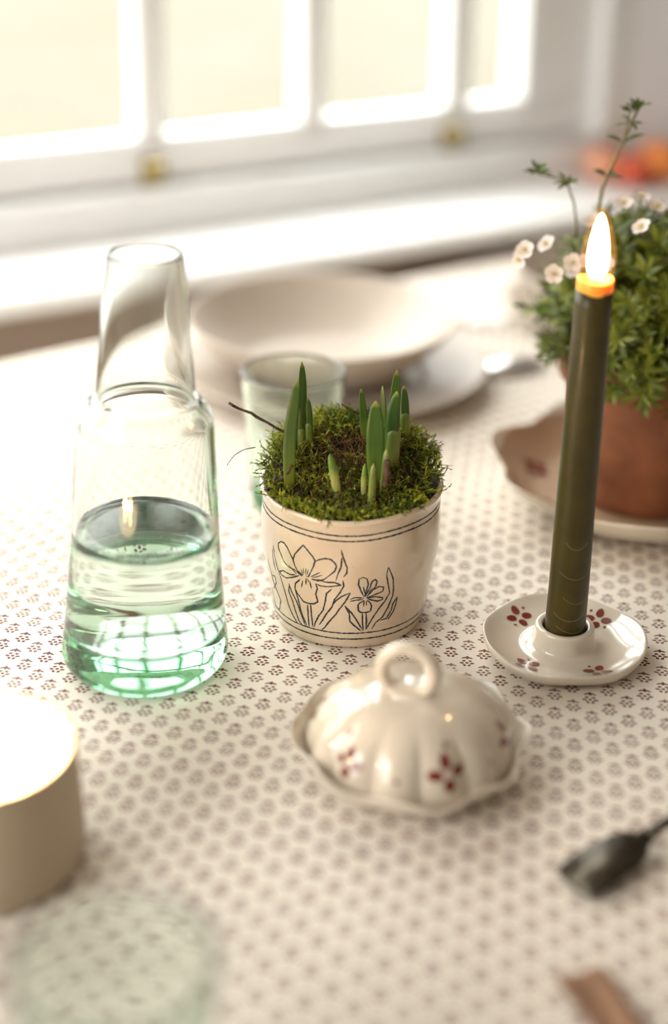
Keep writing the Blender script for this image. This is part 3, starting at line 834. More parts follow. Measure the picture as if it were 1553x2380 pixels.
for i, (x0, y0, z0, x1, z1, hw, kind_) in enumerate(SHOOTS):
    x0 = x0 / 1000 - PX; x1 = x1 / 1000 - PX; y0 = y0 / 1000 - PY; z0 = z0 / 1000; z1 = z1 / 1000; hw *= 1.18 / 1000
    yaw = random.uniform(-0.5, 0.5)
    if kind_ == 1:      # leaves still wrapped in a paler sheath
        zm = z0 + (z1 - z0) * 0.52; xm = x0 + (x1 - x0) * 0.52
        b_ = obj('shoot', blade(x0, y0, z0 - 0.007, x1, z1, hw * 0.93, bows[i] / 1000, 0.62, yaw=yaw), M['blade'], pot)
        sh = blade(x0, y0, z0 - 0.008, xm, zm, hw * 1.06, 0, 0.80, 6, yaw, 9.0)
        obj('sheath', sh, M['sheath'], b_)
    else:
        m_ = {0: M['blade'], 2: M['blade_pale'], 3: M['sheath']}[kind_]
        obj('shoot', blade(x0, y0, z0 - 0.007, x1, z1, hw, bows[i] / 1000, 0.40 if kind_ == 0 else 0.8, yaw=yaw,
                           tip=1.0 if kind_ != 0 else 0.85), m_, pot)

# ================================================================== TAPER CANDLE AND ITS HOLDER
HX, HY = 0.1395, 0.8042
holder = empty('candle_holder', (HX, HY, 0))
tag(holder, 'cream glazed saucer candle holder painted with small oxblood four-petal flowers, holding the green taper', 'candle holder')
HP = [(0.0172, 0.0042), (0.025, 0.0036), (0.034, 0.0046), (0.041, 0.0068), (0.0465, 0.0098)]
hp = [(0.0, 0.0006), (0.034, 0.0), (0.0405, 0.0012), (0.0462, 0.0045), (0.0484, 0.0085), (0.0482, 0.0104), (0.0468, 0.0106), (0.0410, 0.0076), (0.034, 0.0052),
      (0.027, 0.0042), (0.0222, 0.0050), (0.0192, 0.0062), (0.0182, 0.0090), (0.0178, 0.0135), (0.0175, 0.0166), (0.0166, 0.0177), (0.0140, 0.0176), (0.0129, 0.0162), (0.0126, 0.0120), (0.0126, 0.0062), (0.0, 0.0060)]
def hw_fn(th_, r, z, i):
    k = max(0, (r - 0.03) / 0.018)
    return (r * (1 + k * (0.006 * sin(5 * th_ + 0.4) + 0.006 * sin(3 * th_ + 2))), z + k * 0.0007 * sin(4 * th_ + 1.0) + k * 0.0005 * sin(7 * th_))
hb = obj('saucer', lathe(smooth_profile(hp, 3), 144, hw_fn), M['cream'], holder)
def h_surf(ox, oy):
    def f(u, v):
        x, y = ox + u, oy + v; r = math.hypot(x, y); th_ = math.atan2(y, x)
        z = lerp_profile([(b, a) for a, b in [(0.0172, 0.0060), (0.0222, 0.0050), (0.027, 0.0042), (0.034, 0.0052), (0.041, 0.0076), (0.0468, 0.0106)]], r)
        k = max(0, (r - 0.03) / 0.018)
        z += k * 0.0007 * sin(4 * th_ + 1.0) + k * 0.0005 * sin(7 * th_)
        return (x, y, z + 0.00025)
    return f
for a_, r, ro in ((130.4, 0.0362, 0.15), (47.6, 0.0360, 0.9), (-133, 0.0360, 0.3), (-64.4, 0.0355, 1.0)):
    painted_flower('painted_flower', h_surf(r * cos(radians(a_)), r * sin(radians(a_))), 0.0078, ro + 0.25, hb, fat=0.60)

cand = empty('taper_candle', (HX, HY, 0.0062), (0, radians(0.65), 0))
tag(cand, 'tall lit olive green taper candle standing in the cream saucer holder', 'candle')
cp = []
CL = 0.2262
for i in range(24):
    t = i / 23
    cp.append((0.01215 - 0.0021 * t ** 0.8, CL * t * 0.967))
bm = lathe([(0.0, 0.0), (0.0117, 0.0)] + [(r, z + 0.0004) for r, z in cp] + [(0.0, CL * 0.967 - 0.0002)], 72,
           lambda th_, r, z, i: (r * (1 + 0.020 * sin(2 * th_ + z * 14) + 0.010 * sin(5 * th_ + z * 60)), z))
obj('wax_body', bm, M['olive_wax'], cand)
# scratches left by rolling: thin pale ridges round the lower shaft
for zc, ph, ln_ in ((0.012, 0.3, 1.9), (0.020, 0.1, 1.7), (0.031, 0.5, 1.6), (0.047, 0.2, 1.8), (0.066, 0.4, 1.2)):
    pts = []
    for k in range(22):
        a_ = -pi / 2 - 0.9 + ph + ln_ * k / 21
        t = zc / CL; r = 0.01215 - 0.0021 * (zc / (CL * .955)) ** 0.8
        z = zc + 0.004 * ((k / 21 - 0.5) ** 2 * 4)
        r *= (1 + 0.020 * sin(2 * a_ + z * 14) + 0.010 * sin(5 * a_ + z * 60))
        pts.append((r * cos(a_), r * sin(a_), z))
    obj('wax_ridge', tube(pts, [0.00016] * 22, 5), M['wax_scuff'], cand)
ztop = CL * 0.967
bm = lathe([(0.0, ztop - 0.0004), (0.0098, ztop - 0.0004), (0.01015, ztop + 0.0005), (0.0102, ztop + 0.0042), (0.0100, ztop + 0.0064), (0.0093, ztop + 0.0073), (0.0083, ztop + 0.0065),
            (0.0070, ztop + 0.0050), (0.0, ztop + 0.0044)], 56,
           lambda th_, r, z, i: (r * (1 + 0.015 * sin(3 * th_)), z + 0.0007 * sin(2 * th_ + 1) * (r / 0.01)))
obj('melted_top', bm, M['amber_wax'], cand)
obj('wick', tube([(0, 0, ztop + 0.004), (0.0002, 0, ztop + 0.008), (0.0008, 0, ztop + 0.012), (0.0018, 0, ztop + 0.0145)], [0.0008, 0.0008, 0.0008, 0.0005], 8), M['wick'], cand)

def flame_mat(name, col, strength, clear):
    m = bpy.data.materials.new(name); m.use_nodes = True
    nt = m.node_tree; N = nt.nodes; L = nt.links; N.remove(N['Principled BSDF'])
    e_ = N.new('ShaderNodeEmission'); e_.inputs[0].default_value = (*col, 1); e_.inputs[1].default_value = strength
    t_ = N.new('ShaderNodeBsdfTransparent'); t_.inputs[0].default_value = (clear, clear, clear, 1)
    a_ = N.new('ShaderNodeAddShader')
    L.new(e_.outputs[0], a_.inputs[0]); L.new(t_.outputs[0], a_.inputs[1]); L.new(a_.outputs[0], N['Material Output'].inputs['Surface'])
    return m
M['flame'] = flame_mat('candle_flame', (1.0, 0.72, 0.36), 16.0, 1.0)
M['flame_mantle'] = flame_mat('candle_flame_mantle', (1.0, 0.38, 0.07), 0.16, 1.0)
def flame(parent, loc, h=0.036, r=0.0052):
    prof_ = []
    for i in range(19):
        t = i / 18
        prof_.append((r * (math.sin(pi * t ** 0.70) ** 0.55) * (1 - 0.22 * t) if 0 < i < 18 else 0.0, h * t))
    f = obj('flame', lathe(prof_, 32), M['flame'], parent, loc)
    pr2 = [(a_ * 1.7, (b_ - h * 0.5) * 1.22 + h * 0.5) for a_, b_ in prof_]
    obj('flame_mantle', lathe(pr2, 32), M['flame_mantle'], f)
    return f
flame(cand, (0.0003, 0, ztop + 0.0062), 0.0375, 0.0062)
fl = bpy.data.lights.new('candle_flame_light', 'POINT'); fl.energy = 0.10; fl.color = (1.0, 0.52, 0.16); fl.shadow_soft_size = 0.004
fo = bpy.data.objects.new('candle_flame_light', fl); COL.objects.link(fo); fo.parent = cand; fo.location = (0.0003, 0, ztop + 0.027)

# ================================================================== BUTTER DISH
BX, BY = 0.0432, 0.6898
plate = empty('butter_dish', (BX, BY, 0))
tag(plate, 'cream butter dish: wavy-rimmed base, fluted domed lid with ring handle, red painted flowers', 'butter dish')
NL = 8
pp = smooth_profile([(0.0, 0.0008), (0.038, 0.0), (0.0445, 0.0012), (0.0515, 0.0060), (0.0570, 0.0115), (0.0608, 0.0168), (0.0612, 0.0188), (0.0598, 0.0190), (0.0568, 0.0150),
                     (0.0520, 0.0098), (0.046, 0.0062), (0.030, 0.0052), (0.0, 0.0052)], 3)
def pl_fn(th_, r, z, i):
    k = max(0, (r - 0.044) / 0.017)
    wv = sin(NL * th_ + 0.9 + 0.5 * sin(th_ * 2))
    return (r * (1 + k * (0.034 * wv + 0.012 * sin(3 * th_))), z + k * (0.0020 * sin(NL * th_ + 2.4) + 0.0012 * sin(2 * th_ + 0.5)))
obj('dish_base', lathe(pp, 192, pl_fn), M['cream'], plate)
LP = [(0.0530, 0.0078), (0.0534, 0.0115), (0.0528, 0.0165), (0.0505, 0.0235), (0.0462, 0.0310), (0.0395, 0.0375), (0.0295, 0.0425), (0.0165, 0.0450), (0.0, 0.0458)]
NF = 13
def flute(th_, z):
    k = min(1, max(0, (0.0445 - z) / 0.012)) * (0.55 + 0.45 * min(1, (z - 0.006) / 0.012))
    return 1 + k * (0.072 * (abs(sin(NF * th_ / 2 + 0.35)) ** 0.7 - 0.66))
lp = smooth_profile(LP, 5)
lin = smooth_profile([(0.0, 0.0425), (0.0160, 0.0418), (0.0280, 0.0392), (0.0370, 0.0345), (0.0430, 0.0285), (0.0475, 0.0210), (0.0495, 0.0150), (0.0502, 0.0078)], 3)
bm = lathe(lp + lin, 260, lambda th_, r, z, i: (r * flute(th_, z), z), closed=True)
dome = obj('lid', bm, M['cream'], plate)
def d_surf(a0, z0):
    tb_ = sorted([(z, r) for r, z in lp])
    def rr(z):
        if z <= tb_[0][0]: return tb_[0][1]
        for (z1, r1), (z2, r2) in zip(tb_[:-1], tb_[1:]):
            if z <= z2: return r1 + (r2 - r1) * (z - z1) / (z2 - z1 + 1e-9)
        return 0.0
    def f(u, v):
        z = z0 + v * 0.80; th_ = a0 + u / max(rr(z0), 0.01)
        r = rr(z) * flute(th_, z) + 0.0003
        return (r * cos(th_), r * sin(th_), z + 0.0001)
    return f
for a_, z_, s_ in ((-130.7, 0.0263, 0.0080), (-70.8, 0.0270, 0.0096), (-14, 0.0265, 0.0090), (48, 0.027, 0.009), (108, 0.027, 0.009), (170, 0.027, 0.009)):
    painted_flower('painted_flower', d_surf(radians(a_), z_), s_, pi / 2 + 0.05, dome, fat=0.60, dots=False)
for a_, z_ in ((-100, 0.0245), (-68, 0.0372), (-140, 0.036), (-40, 0.0245)):
    vs, fs = dish_petal(d_surf(radians(a_), z_), 0, 0, 0.0013, 0.0013, 0)
    obj('painted_dot', pydata('painted_dot', vs, fs), M['petal_paint'], dome)
bm = bmesh.new()
RR, RT = 0.0136, 0.0039
n_a, n_b = 56, 18
ring = []
for i in range(n_a):
    a_ = 2 * pi * i / n_a
    t_ = RT * (1 + 0.06 * sin(3 * a_ + 1) + (0.45 if sin(a_) < -0.75 else 0.0) * (-sin(a_) - 0.75) / 0.25)
    row = []
    for k in range(n_b):
        b_ = 2 * pi * k / n_b
        rr_ = RR + t_ * cos(b_)
        row.append(bm.verts.new((rr_ * cos(a_), 1.12 * t_ * sin(b_), rr_ * 0.97 * sin(a_))))
    ring.append(row)
for i in range(n_a):
    for k in range(n_b):
        bm.faces.new([ring[i][k], ring[(i + 1) % n_a][k], ring[(i + 1) % n_a][(k + 1) % n_b], ring[i][(k + 1) % n_b]])
bmesh.ops.recalc_face_normals(bm, faces=bm.faces)
obj('ring_handle', bm, M['cream'], dome, loc=(-0.0022, -0.002, 0.0562), rot=(radians(-4), 0, radians(-14)))

# ================================================================== VOTIVE CANDLE IN A BEIGE CUP
VX, VY = -0.1610, 0.6112
vot = empty('cup_candle', (VX, VY, 0))
tag(vot, 'lit white candle in a straight beige ceramic cup at the left edge of the picture', 'candle')
vp = smooth_profile([(0.0, 0.001), (0.0405, 0.0), (0.0452, 0.0018), (0.0468, 0.0070), (0.0463, 0.0250), (0.0452, 0.0450), (0.0445, 0.0585), (0.0441, 0.0605), (0.0430, 0.0608), (0.0421, 0.0592),
                     (0.0423, 0.0500), (0.0430, 0.0300), (0.043, 0.008), (0.0, 0.006)], 3)
obj('ceramic_cup', lathe(vp, 96), M['votive'], vot)
obj('wax', lathe(smooth_profile([(0.0, 0.0070), (0.0426, 0.0090), (0.0423, 0.0480), (0.0415, 0.0555), (0.0395, 0.0558), (0.0350, 0.0520), (0.0250, 0.0495), (0.0, 0.0490)], 3), 72), M['pale_wax'], vot)
for wx, wy in ((-0.012, 0.004), (0.013, 0.002)):
    obj('wick', tube([(wx, wy, 0.048), (wx, wy, 0.054), (wx + 0.001, wy, 0.059)], [0.0008, 0.0008, 0.0006], 8), M['wick'], vot)
    flame(vot, (wx, wy, 0.0535), 0.026, 0.0042)
    vl = bpy.data.lights.new('cup_flame_light', 'POINT'); vl.energy = 0.35; vl.color = (1.0, 0.60, 0.28); vl.shadow_soft_size = 0.004
    vo_ = bpy.data.objects.new('cup_flame_light', vl); COL.objects.link(vo_); vo_.parent = vot; vo_.location = (wx, wy, 0.070)

# ================================================================== TUMBLERS
def tumbler(loc, label, name='drinking_glass'):
    pr = [(0.0, 0.0030), (0.018, 0.0022), (0.0265, 0.0002), (0.0287, 0.0018), (0.0294, 0.0060)] + [(0.0294 + 0.0068 * (i / 8) ** 0.9, 0.006 + 0.0915 * i / 8) for i in range(1, 9)] + \
         [(0.0361, 0.0988), (0.0352, 0.0994), (0.0342, 0.0986)] + [(0.0270 + 0.0068 * (i / 8) ** 0.9, 0.013 + 0.083 * i / 8) for i in range(8, 0, -1)] + [(0.0262, 0.0125), (0.020, 0.0098), (0.0, 0.0090)]
    o_ = obj(name, lathe(smooth_profile(pr, 3), 96), M['glass2'])
    o_.location = loc
    tag(o_, label, 'glass')
    return o_
tumbler((-0.0275, 1.0006, 0), 'empty clear tumbler standing behind the flower pot')
tumbler((-0.0724, 0.4330, 0), 'blurred green-rimmed tumbler nearest the camera at bottom left')

# ================================================================== TERRACOTTA POT, SAUCER, PLANT
TX, TY = 0.2242, 1.0152
sau = empty('scalloped_saucer', (TX, TY, 0))
tag(sau, 'large cream saucer with a deeply scalloped rim under the terracotta pot', 'saucer')
sp_ = smooth_profile([(0.0, 0.0008), (0.064, 0.0), (0.0745, 0.0016), (0.0875, 0.0080), (0.0985, 0.0165), (0.1060, 0.0250), (0.1080, 0.0285), (0.1068, 0.0292), (0.1030, 0.0258), (0.0950, 0.0180),
                      (0.0850, 0.0112), (0.072, 0.0062), (0.040, 0.0052), (0.0, 0.0052)], 3)
def s_fn(th_, r, z, i):
    k = max(0, (r - 0.070) / 0.038)
    lob = 0.75 + 0.60 * sin(7 * th_ + 0.9 + 0.5 * sin(2 * th_))
    return (r * (1 + k * (0.085 * (lob - 0.75))), z + k * 0.0030 * sin(7 * th_ + 1.0))
sb = obj('saucer_body', lathe(sp_, 210, s_fn), [M['cream'], M['cream_shaded']], sau)
for p in sb.data.polygons:   # inside faces get the cream with warm shade painted in
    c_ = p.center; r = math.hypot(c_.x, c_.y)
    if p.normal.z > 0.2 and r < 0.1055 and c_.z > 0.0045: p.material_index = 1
def s_surf(ox, oy):
    def f(u, v):
        x, y = ox + u, oy + v; r = math.hypot(x, y)
        return (x, y, lerp_profile([(b, a) for a, b in ((0.040, 0.0055), (0.072, 0.0068), (0.085, 0.0120), (0.095, 0.0188), (0.103, 0.0266))], r) + 0.0006)
    return f
for a_ in (160, 205, 250, 295, 340, 25, 70, 115):
    painted_flower('painted_flower', s_surf(0.078 * cos(radians(a_)), 0.078 * sin(radians(a_))), 0.0095, a_ * 0.3, sb, fat=0.7)

tp = empty('plant_pot', (TX, TY, 0.0058))
tag(tp, 'weathered terracotta pot on the scalloped saucer with a bushy green plant bearing tiny white flowers', 'potted plant')
tpp = [(0.0, 0.0), (0.0465, 0.0), (0.0485, 0.0015), (0.0500, 0.010), (0.0600, 0.086), (0.0605, 0.0885), (0.0655, 0.0895), (0.0662, 0.0915), (0.0676, 0.1105), (0.0672, 0.1125), (0.0650, 0.1130),
       (0.0630, 0.1115), (0.0605, 0.090), (0.0450, 0.010), (0.0, 0.008)]
obj('terracotta_pot', lathe(tpp, 96, lambda th_, r, z, i: (r * (1 + 0.006 * sin(2 * th_)), z)), M['terracotta'], tp)
obj('soil', lathe([(0.0, 0.106), (0.03, 0.105), (0.0618, 0.100), (0.0612, 0.096), (0.0, 0.094)], 48), M['soil'], tp)

def leaf_blade(V, F, MI, base, d, up, L, w_, mi, fold=0.35, droop=0.3):
    d = d.normalized(); s_ = d.cross(up).normalized(); n_ = s_.cross(d).normalized()
    rows_ = ((0.0, 0.12), (0.35, 0.75), (0.62, 1.0), (0.85, 0.55))
    o_ = len(V)
    for t, ww in rows_:
        c_ = base + d * L * t - n_ * L * droop * t * t
        V.append(c_ + s_ * w_ * ww + n_ * w_ * ww * fold); V.append(c_); V.append(c_ - s_ * w_ * ww + n_ * w_ * ww * fold)
    V.append(base + d * L - n_ * L * droop)
    for i in range(3):
        a_ = o_ + 3 * i
        F.append((a_, a_ + 1, a_ + 4, a_ + 3)); F.append((a_ + 1, a_ + 2, a_ + 5, a_ + 4)); MI.extend((mi, mi))
    a_ = o_ + 9
    F.append((a_, a_ + 1, a_ + 3)); F.append((a_ + 1, a_ + 2, a_ + 3)); MI.extend((mi, mi))

def shoot_mesh(seed, length=0.046, nodes=7, dark=0.4):
    rnd = random.Random(seed); V, F, MI = [], [], []
    pts = []; cur = Vector((0, 0, 0)); d = Vector((0, 0, 1))
    for i in range(nodes + 1):
        pts.append(cur.copy()); d = (d + Vector((rnd.gauss(0, .12), rnd.gauss(0, .12), 0))).normalized(); cur = cur + d * length / nodes
    for i, p in enumerate(pts):
        for k in range(3):
            a_ = 2 * pi * k / 3; V.append(p + Vector((0.0007 * cos(a_), 0.0007 * sin(a_), 0)))
    for i in range(nodes):
        for k in range(3):
            F.append((3 * i + k, 3 * i + (k + 1) % 3, 3 * i + 3 + (k + 1) % 3, 3 * i + 3 + k)); MI.append(2)
    for i in range(1, nodes + 1):
        last = i == nodes
        nl = 9 if last else 5
        ph = rnd.uniform(0, 6.28)
        for k in range(nl):
            a_ = ph + 2 * pi * k / nl + rnd.uniform(-.2, .2)
            el = rnd.uniform(0.35, 0.9) if not last else rnd.uniform(0.25, 1.35)
            dd = Vector((cos(a_) * cos(el), sin(a_) * cos(el), sin(el)))
            L_ = rnd.uniform(0.0100, 0.0175) * (0.8 if last else 1)
            leaf_blade(V, F, MI, pts[i], dd, Vector((0, 0, 1)), L_, L_ * rnd.uniform(0.10, 0.145), 0 if rnd.random() > dark else 1, droop=rnd.uniform(.05, .4))
    me = pydata('leafy_shoot', V, F, MI)
    for k in ('foliage_a', 'foliage_b', 'stem'): me.materials.append(M[k])
    for p in me.polygons: p.use_smooth = True
    return me
vars_ = [shoot_mesh(s, 0.044 + 0.004 * (s % 3), 7, 0.25 + 0.1 * (s % 4)) for s in range(8)]
CEN = Vector((0, 0, 0.116)); RH, RV = 0.090, 0.093
ga = pi * (3 - math.sqrt(5))
rnd = random.Random(11)
n_sh = 0
def aim(dv): return Vector((0, 0, 1)).rotation_difference(dv).to_euler()
for i in range(285):
    t = (i + 0.5) / 285
    zc = 1.0 - 1.17 * t
    rr_ = math.sqrt(max(0, 1 - zc * zc)); a_ = ga * i
    dv = Vector((rr_ * cos(a_), rr_ * sin(a_), zc))
    if a_ % (2 * pi) < pi and zc < 0.1 and i % 2: continue       # thinner at the hidden back
    depth_ = rnd.choice((0.0, 0.0, 0.006, 0.014))
    k = (0.96 + 0.08 * noise.noise(dv * 2.2)) if zc > 0 else 0.93
    tip_ = CEN + Vector((dv.x * RH, dv.y * RH, dv.z * RV)) * k
    if zc < -0.02: tip_.z -= 0.004
    dirv = (dv + Vector((rnd.gauss(0, .22), rnd.gauss(0, .22), rnd.gauss(0.12, .2)))).normalized()
    if zc < 0.1: dirv = (dirv + Vector((0, 0, -0.35))).normalized()
    me = vars_[rnd.randrange(8)]
    o_ = bpy.data.objects.new('leafy_shoot', me); COL.objects.link(o_); o_.parent = tp
    o_.location = tip_ - dirv * (0.048 + depth_); o_.rotation_euler = aim(dirv)
    s_ = rnd.uniform(0.85, 1.1); o_.scale = (s_, s_, s_)
    n_sh += 1

def flower_mesh(seed):
    rnd_ = random.Random(seed); V, F, MI = [], [], []
    for k in range(5):
        a_ = 2 * pi * k / 5 + rnd_.uniform(-.1, .1)
        d = Vector((cos(a_), sin(a_), 0)); s_ = Vector((-sin(a_), cos(a_), 0))
        o_ = len(V)
        for t, ww, zz in ((0.0, 0.12, 0.0), (0.35, 0.34, 0.30), (0.7, 0.50, 0.52), (0.95, 0.40, 0.55), (1.05, 0.14, 0.54)):
            L_ = 0.0062
            for q in (-1, 0, 1): V.append(d * L_ * t + s_ * L_ * ww * q + Vector((0, 0, L_ * (zz - 0.06 * (q == 0)))))
        for i in range(4):
            for j in range(2):
                b0 = o_ + 3 * i + j; F.append((b0, b0 + 1, b0 + 4, b0 + 3)); MI.append(0)
    for k in range(7):     # stamens
        a_ = 2 * pi * k / 7; q = Vector((0.0014 * cos(a_), 0.0014 * sin(a_), 0.0042)); o_ = len(V)
        V.extend([Vector((0, 0, 0.0008)), q + Vector((.0004, 0, 0)), q + Vector((-.0002, .0004, 0)), q + Vector((-.0002, -.0004, 0.0003))])
        F.extend([(o_, o_ + 1, o_ + 2), (o_, o_ + 2, o_ + 3), (o_, o_ + 3, o_ + 1), (o_ + 1, o_ + 3, o_ + 2)]); MI.extend([1] * 4)
    for k in range(5):     # green sepals
        a_ = 2 * pi * k / 5 + 0.6
        leaf_blade(V, F, MI, Vector((0, 0, -0.001)), Vector((cos(a_), sin(a_), 0.5)), Vector((0, 0, 1)), 0.0045, 0.0009, 2)
    me = pydata('flower', V, F, MI)
    for k in ('petal_white', 'stamen', 'foliage_a'): me.materials.append(M[k])
    for p in me.polygons: p.use_smooth = True
    return me
fmesh = [flower_mesh(i) for i in range(3)]
# flower heads: world x, y, z and facing
for i, (x, y, z, dx, dy, dz) in enumerate([(0.1225, 0.95, 0.2030, -0.5, -0.6, 0.5), (0.1205, 0.955, 0.1960, -0.7, -0.5, 0.1), (0.1411, 0.945, 0.1900, -0.4, -0.8, 0.2),
                                           (0.1520, 0.945, 0.1965, -0.2, -0.7, 0.6), (0.1600, 0.94, 0.1985, 0.1, -0.6, 0.7), (0.1700, 0.94, 0.1990, 0.2, -0.8, 0.5),
                                           (0.1955, 0.95, 0.2190, -0.5, -0.3, 0.7), (0.1861, 0.97, 0.2290, -0.2, -0.4, 0.8), (0.2068, 0.97, 0.2270, 0.1, -0.4, 0.8),
                                           (0.2200, 0.96, 0.2230, 0.2, -0.5, 0.7), (0.2010, 0.99, 0.2280, 0.0, -0.3, 0.9), (0.1690, 0.98, 0.2140, -0.2, -0.5, 0.8),
                                           (0.1560, 0.965, 0.1880, -0.5, -0.8, 0.1), (0.1390, 0.97, 0.2010, -0.6, -0.3, 0.6), (0.2350, 0.985, 0.2260, 0.2, -0.3, 0.8)]):
    o_ = bpy.data.objects.new('flower', fmesh[i % 3]); COL.objects.link(o_); o_.parent = tp
    o_.location = (x - TX, y - TY, z - 0.0058); o_.rotation_euler = aim(Vector((dx, dy, dz)).normalized())
    if i == 0: o_['label'] = 'open white flower with a yellow centre'
# two long stems standing clear of the plant
def long_stem(path, r0, r1):
    q = [Vector((x - TX, y - TY, z - 0.0058)) for x, y, z in path]
    V, F, MI = [], [], []
    b_ = tube(q, [r0 + (r1 - r0) * i / (len(q) - 1) for i in range(len(q))], 8)
    return b_, q
def stem_with_leaves(path, clusters, r0=0.0011, r1=0.0006):
    b_, q = long_stem(path, r0, r1)
    me = bpy.data.meshes.new('flower_stem'); b_.to_mesh(me); b_.free()
    V = [v.co.copy() for v in me.vertices]; F = [tuple(p.vertices) for p in me.polygons]; MI = [0] * len(F)
    for (idx_, n_, L_, up_) in clusters:
        p = q[idx_]
        for k in range(n_):
            a_ = 2 * pi * k / n_ + rnd.uniform(-.3, .3)
            leaf_blade(V, F, MI, p, Vector((cos(a_), sin(a_) * 0.6, up_ + rnd.uniform(-.3, .4))), Vector((0, -0.4, 1)), L_ * rnd.uniform(.7, 1.15), L_ * 0.14, 1)
    me2 = pydata('flower_stem', V, F, MI)
    for k in ('stem', 'foliage_b'): me2.materials.append(M[k])
    for p in me2.polygons: p.use_smooth = True
    obj('flower_stem', me2, None, tp)
stem_with_leaves([(0.176, 0.99, 0.195), (0.1722, 0.99, 0.211), (0.1747, 0.99, 0.2345), (0.1774, 0.99, 0.2433), (0.1804, 0.99, 0.252), (0.1860, 0.99, 0.2660), (0.1902, 0.99, 0.2785), (0.1940, 0.99, 0.2880)],
                 [(3, 6, 0.011, 0.4), (5, 2, 0.014, 0.5), (7, 9, 0.011, 0.6), (6, 4, 0.011, 0.2)], 0.0013, 0.0008)
stem_with_leaves([(0.1860, 0.99, 0.2660), (0.1872, 0.99, 0.2740), (0.1885, 0.99, 0.2860)], [(2, 7, 0.0085, 0.7)], 0.0005, 0.0004)
stem_with_leaves([(0.160, 0.99, 0.200), (0.1594, 0.99, 0.2108), (0.1567, 0.99, 0.2254), (0.1519, 0.99, 0.237), (0.1459, 0.99, 0.2412), (0.1374, 0.99, 0.2431), (0.1317, 0.99, 0.2448)],
                 [(3, 6, 0.011, 0.4), (6, 11, 0.0105, 0.5), (5, 3, 0.006, 0.3)], 0.0008, 0.0006)

# ================================================================== TABLEWARE BEHIND
def plate_obj(name, loc, prof_, label, cat, m_=None, fn=None):
    o_ = obj(name, lathe(smooth_profile(prof_, 3), 144, fn), m_ or M['matte_plate'])
    o_.location = loc; tag(o_, label, cat); return o_
PLATE = [(0.0, 0.0012), (0.070, 0.0), (0.078, 0.0006), (0.100, 0.0070), (0.124, 0.0130), (0.1305, 0.0160), (0.1312, 0.0180), (0.1295, 0.0186), (0.122, 0.0160), (0.100, 0.0098), (0.080, 0.0048), (0.072, 0.0040), (0.0, 0.0040)]
BOWL = [(0.0, 0.0008), (0.046, 0.0), (0.056, 0.0008), (0.074, 0.0080), (0.094, 0.0240), (0.1085, 0.0400), (0.1142, 0.0475), (0.1148, 0.0500), (0.1128, 0.0506), (0.1062, 0.0420), (0.090, 0.0245), (0.070, 0.0100), (0.052, 0.0050), (0.0, 0.0044)]
plate_obj('dinner_plate', (0.0005, 1.2400, 0), PLATE, 'beige dinner plate under the shallow bowl behind the flower pot', 'plate')
plate_obj('shallow_bowl', (-0.0105, 1.2500, 0.0044), BOWL, 'wide shallow beige bowl on its plate behind the flower pot', 'bowl')
plate_obj('dinner_plate', (0.2720, 1.4100, 0), [(r * 0.82, z) for r, z in PLATE], 'beige plate at the far right, mostly hidden behind the potted plant', 'plate')
plate_obj('shallow_bowl', (0.2720, 1.4100, 0.0044), [(r * 0.86, z * 0.92) for r, z in BOWL], 'small beige bowl on the far right plate, behind the potted plant', 'bowl')

# ================================================================== CUTLERY
def spoon(name, loc, rz, L_=0.17, bw=0.0195, bl=0.062, m_='silver', label='', tilt=0.0, cat='spoon'):
    """an egg-shaped hollow bowl with a waisted handle, along +X; bowl end at the origin"""
    root = empty(name, loc, (0, tilt, rz)); tag(root, label, cat)
    V, F = [], []
    nu, nv = 18, 12
    for i in range(nu + 1):
        t = i / nu
        x = bl * t
        half = bw * math.sqrt(max(0.0, 1 - (2 * t - 1) ** 2)) * (1.10 - 0.32 * t) + 0.0006
        for j in range(nv + 1):
            u_ = -1 + 2 * j / nv
            dpt = -0.0085 * (1 - u_ * u_) * math.sqrt(max(0.0, 1 - (2 * t - 1) ** 2))
            V.append((x, half * u_, 0.0012 - dpt))
    for i in range(nu):
        for j in range(nv):
            a_ = i * (nv + 1) + j; F.append((a_, a_ + nv + 1, a_ + nv + 2, a_ + 1))
    o_ = obj('spoon_bowl', pydata('spoon_bowl', V, F), M[m_], root)
    md = o_.modifiers.new('solid', 'SOLIDIFY'); md.thickness = 0.0012
    path = [(bl - 0.001, 0, 0.0100), (bl + 0.012, 0, 0.0120), (bl + 0.024, 0, 0.0105), (bl + 0.038, 0, 0.0065), (L_ - 0.02, 0, 0.0030), (L_, 0, 0.0022)]
    obj('handle', tube(path, [0.0028, 0.0026, 0.0032, 0.0044, 0.0068, 0.0045], 12, flat=0.34), M[m_], root)
    return root
spoon('soup_spoon', (0.1300, 1.2560, 0.0008), radians(24), L_=0.128, label='bright steel spoon on the cloth between the large bowl and the potted plant')
# fork lying behind it
fk = empty('table_fork', (0.170, 1.372, 0.0014), (0, 0, radians(163))); tag(fk, 'blurred steel fork behind the steel spoon, pointing to the large bowl', 'fork')
bm = bmesh.new()
for y_ in (-0.0078, -0.0026, 0.0026, 0.0078):
    tube([(0.0, y_, 0.0090), (0.016, y_, 0.0035), (0.034, y_, 0.0020), (0.046, y_ * 0.9, 0.0036)], [0.0008, 0.0013, 0.0015, 0.0016], 8, bm)
obj('tines', bm, M['silver'], fk)
obj('handle', tube([(0.044, 0, 0.0034), (0.052, 0, 0.0052), (0.064, 0, 0.0072), (0.09, 0, 0.0065), (0.125, 0, 0.0034)], [0.0098, 0.0080, 0.0032, 0.0032, 0.0055], 14, flat=0.22), M['silver'], fk)

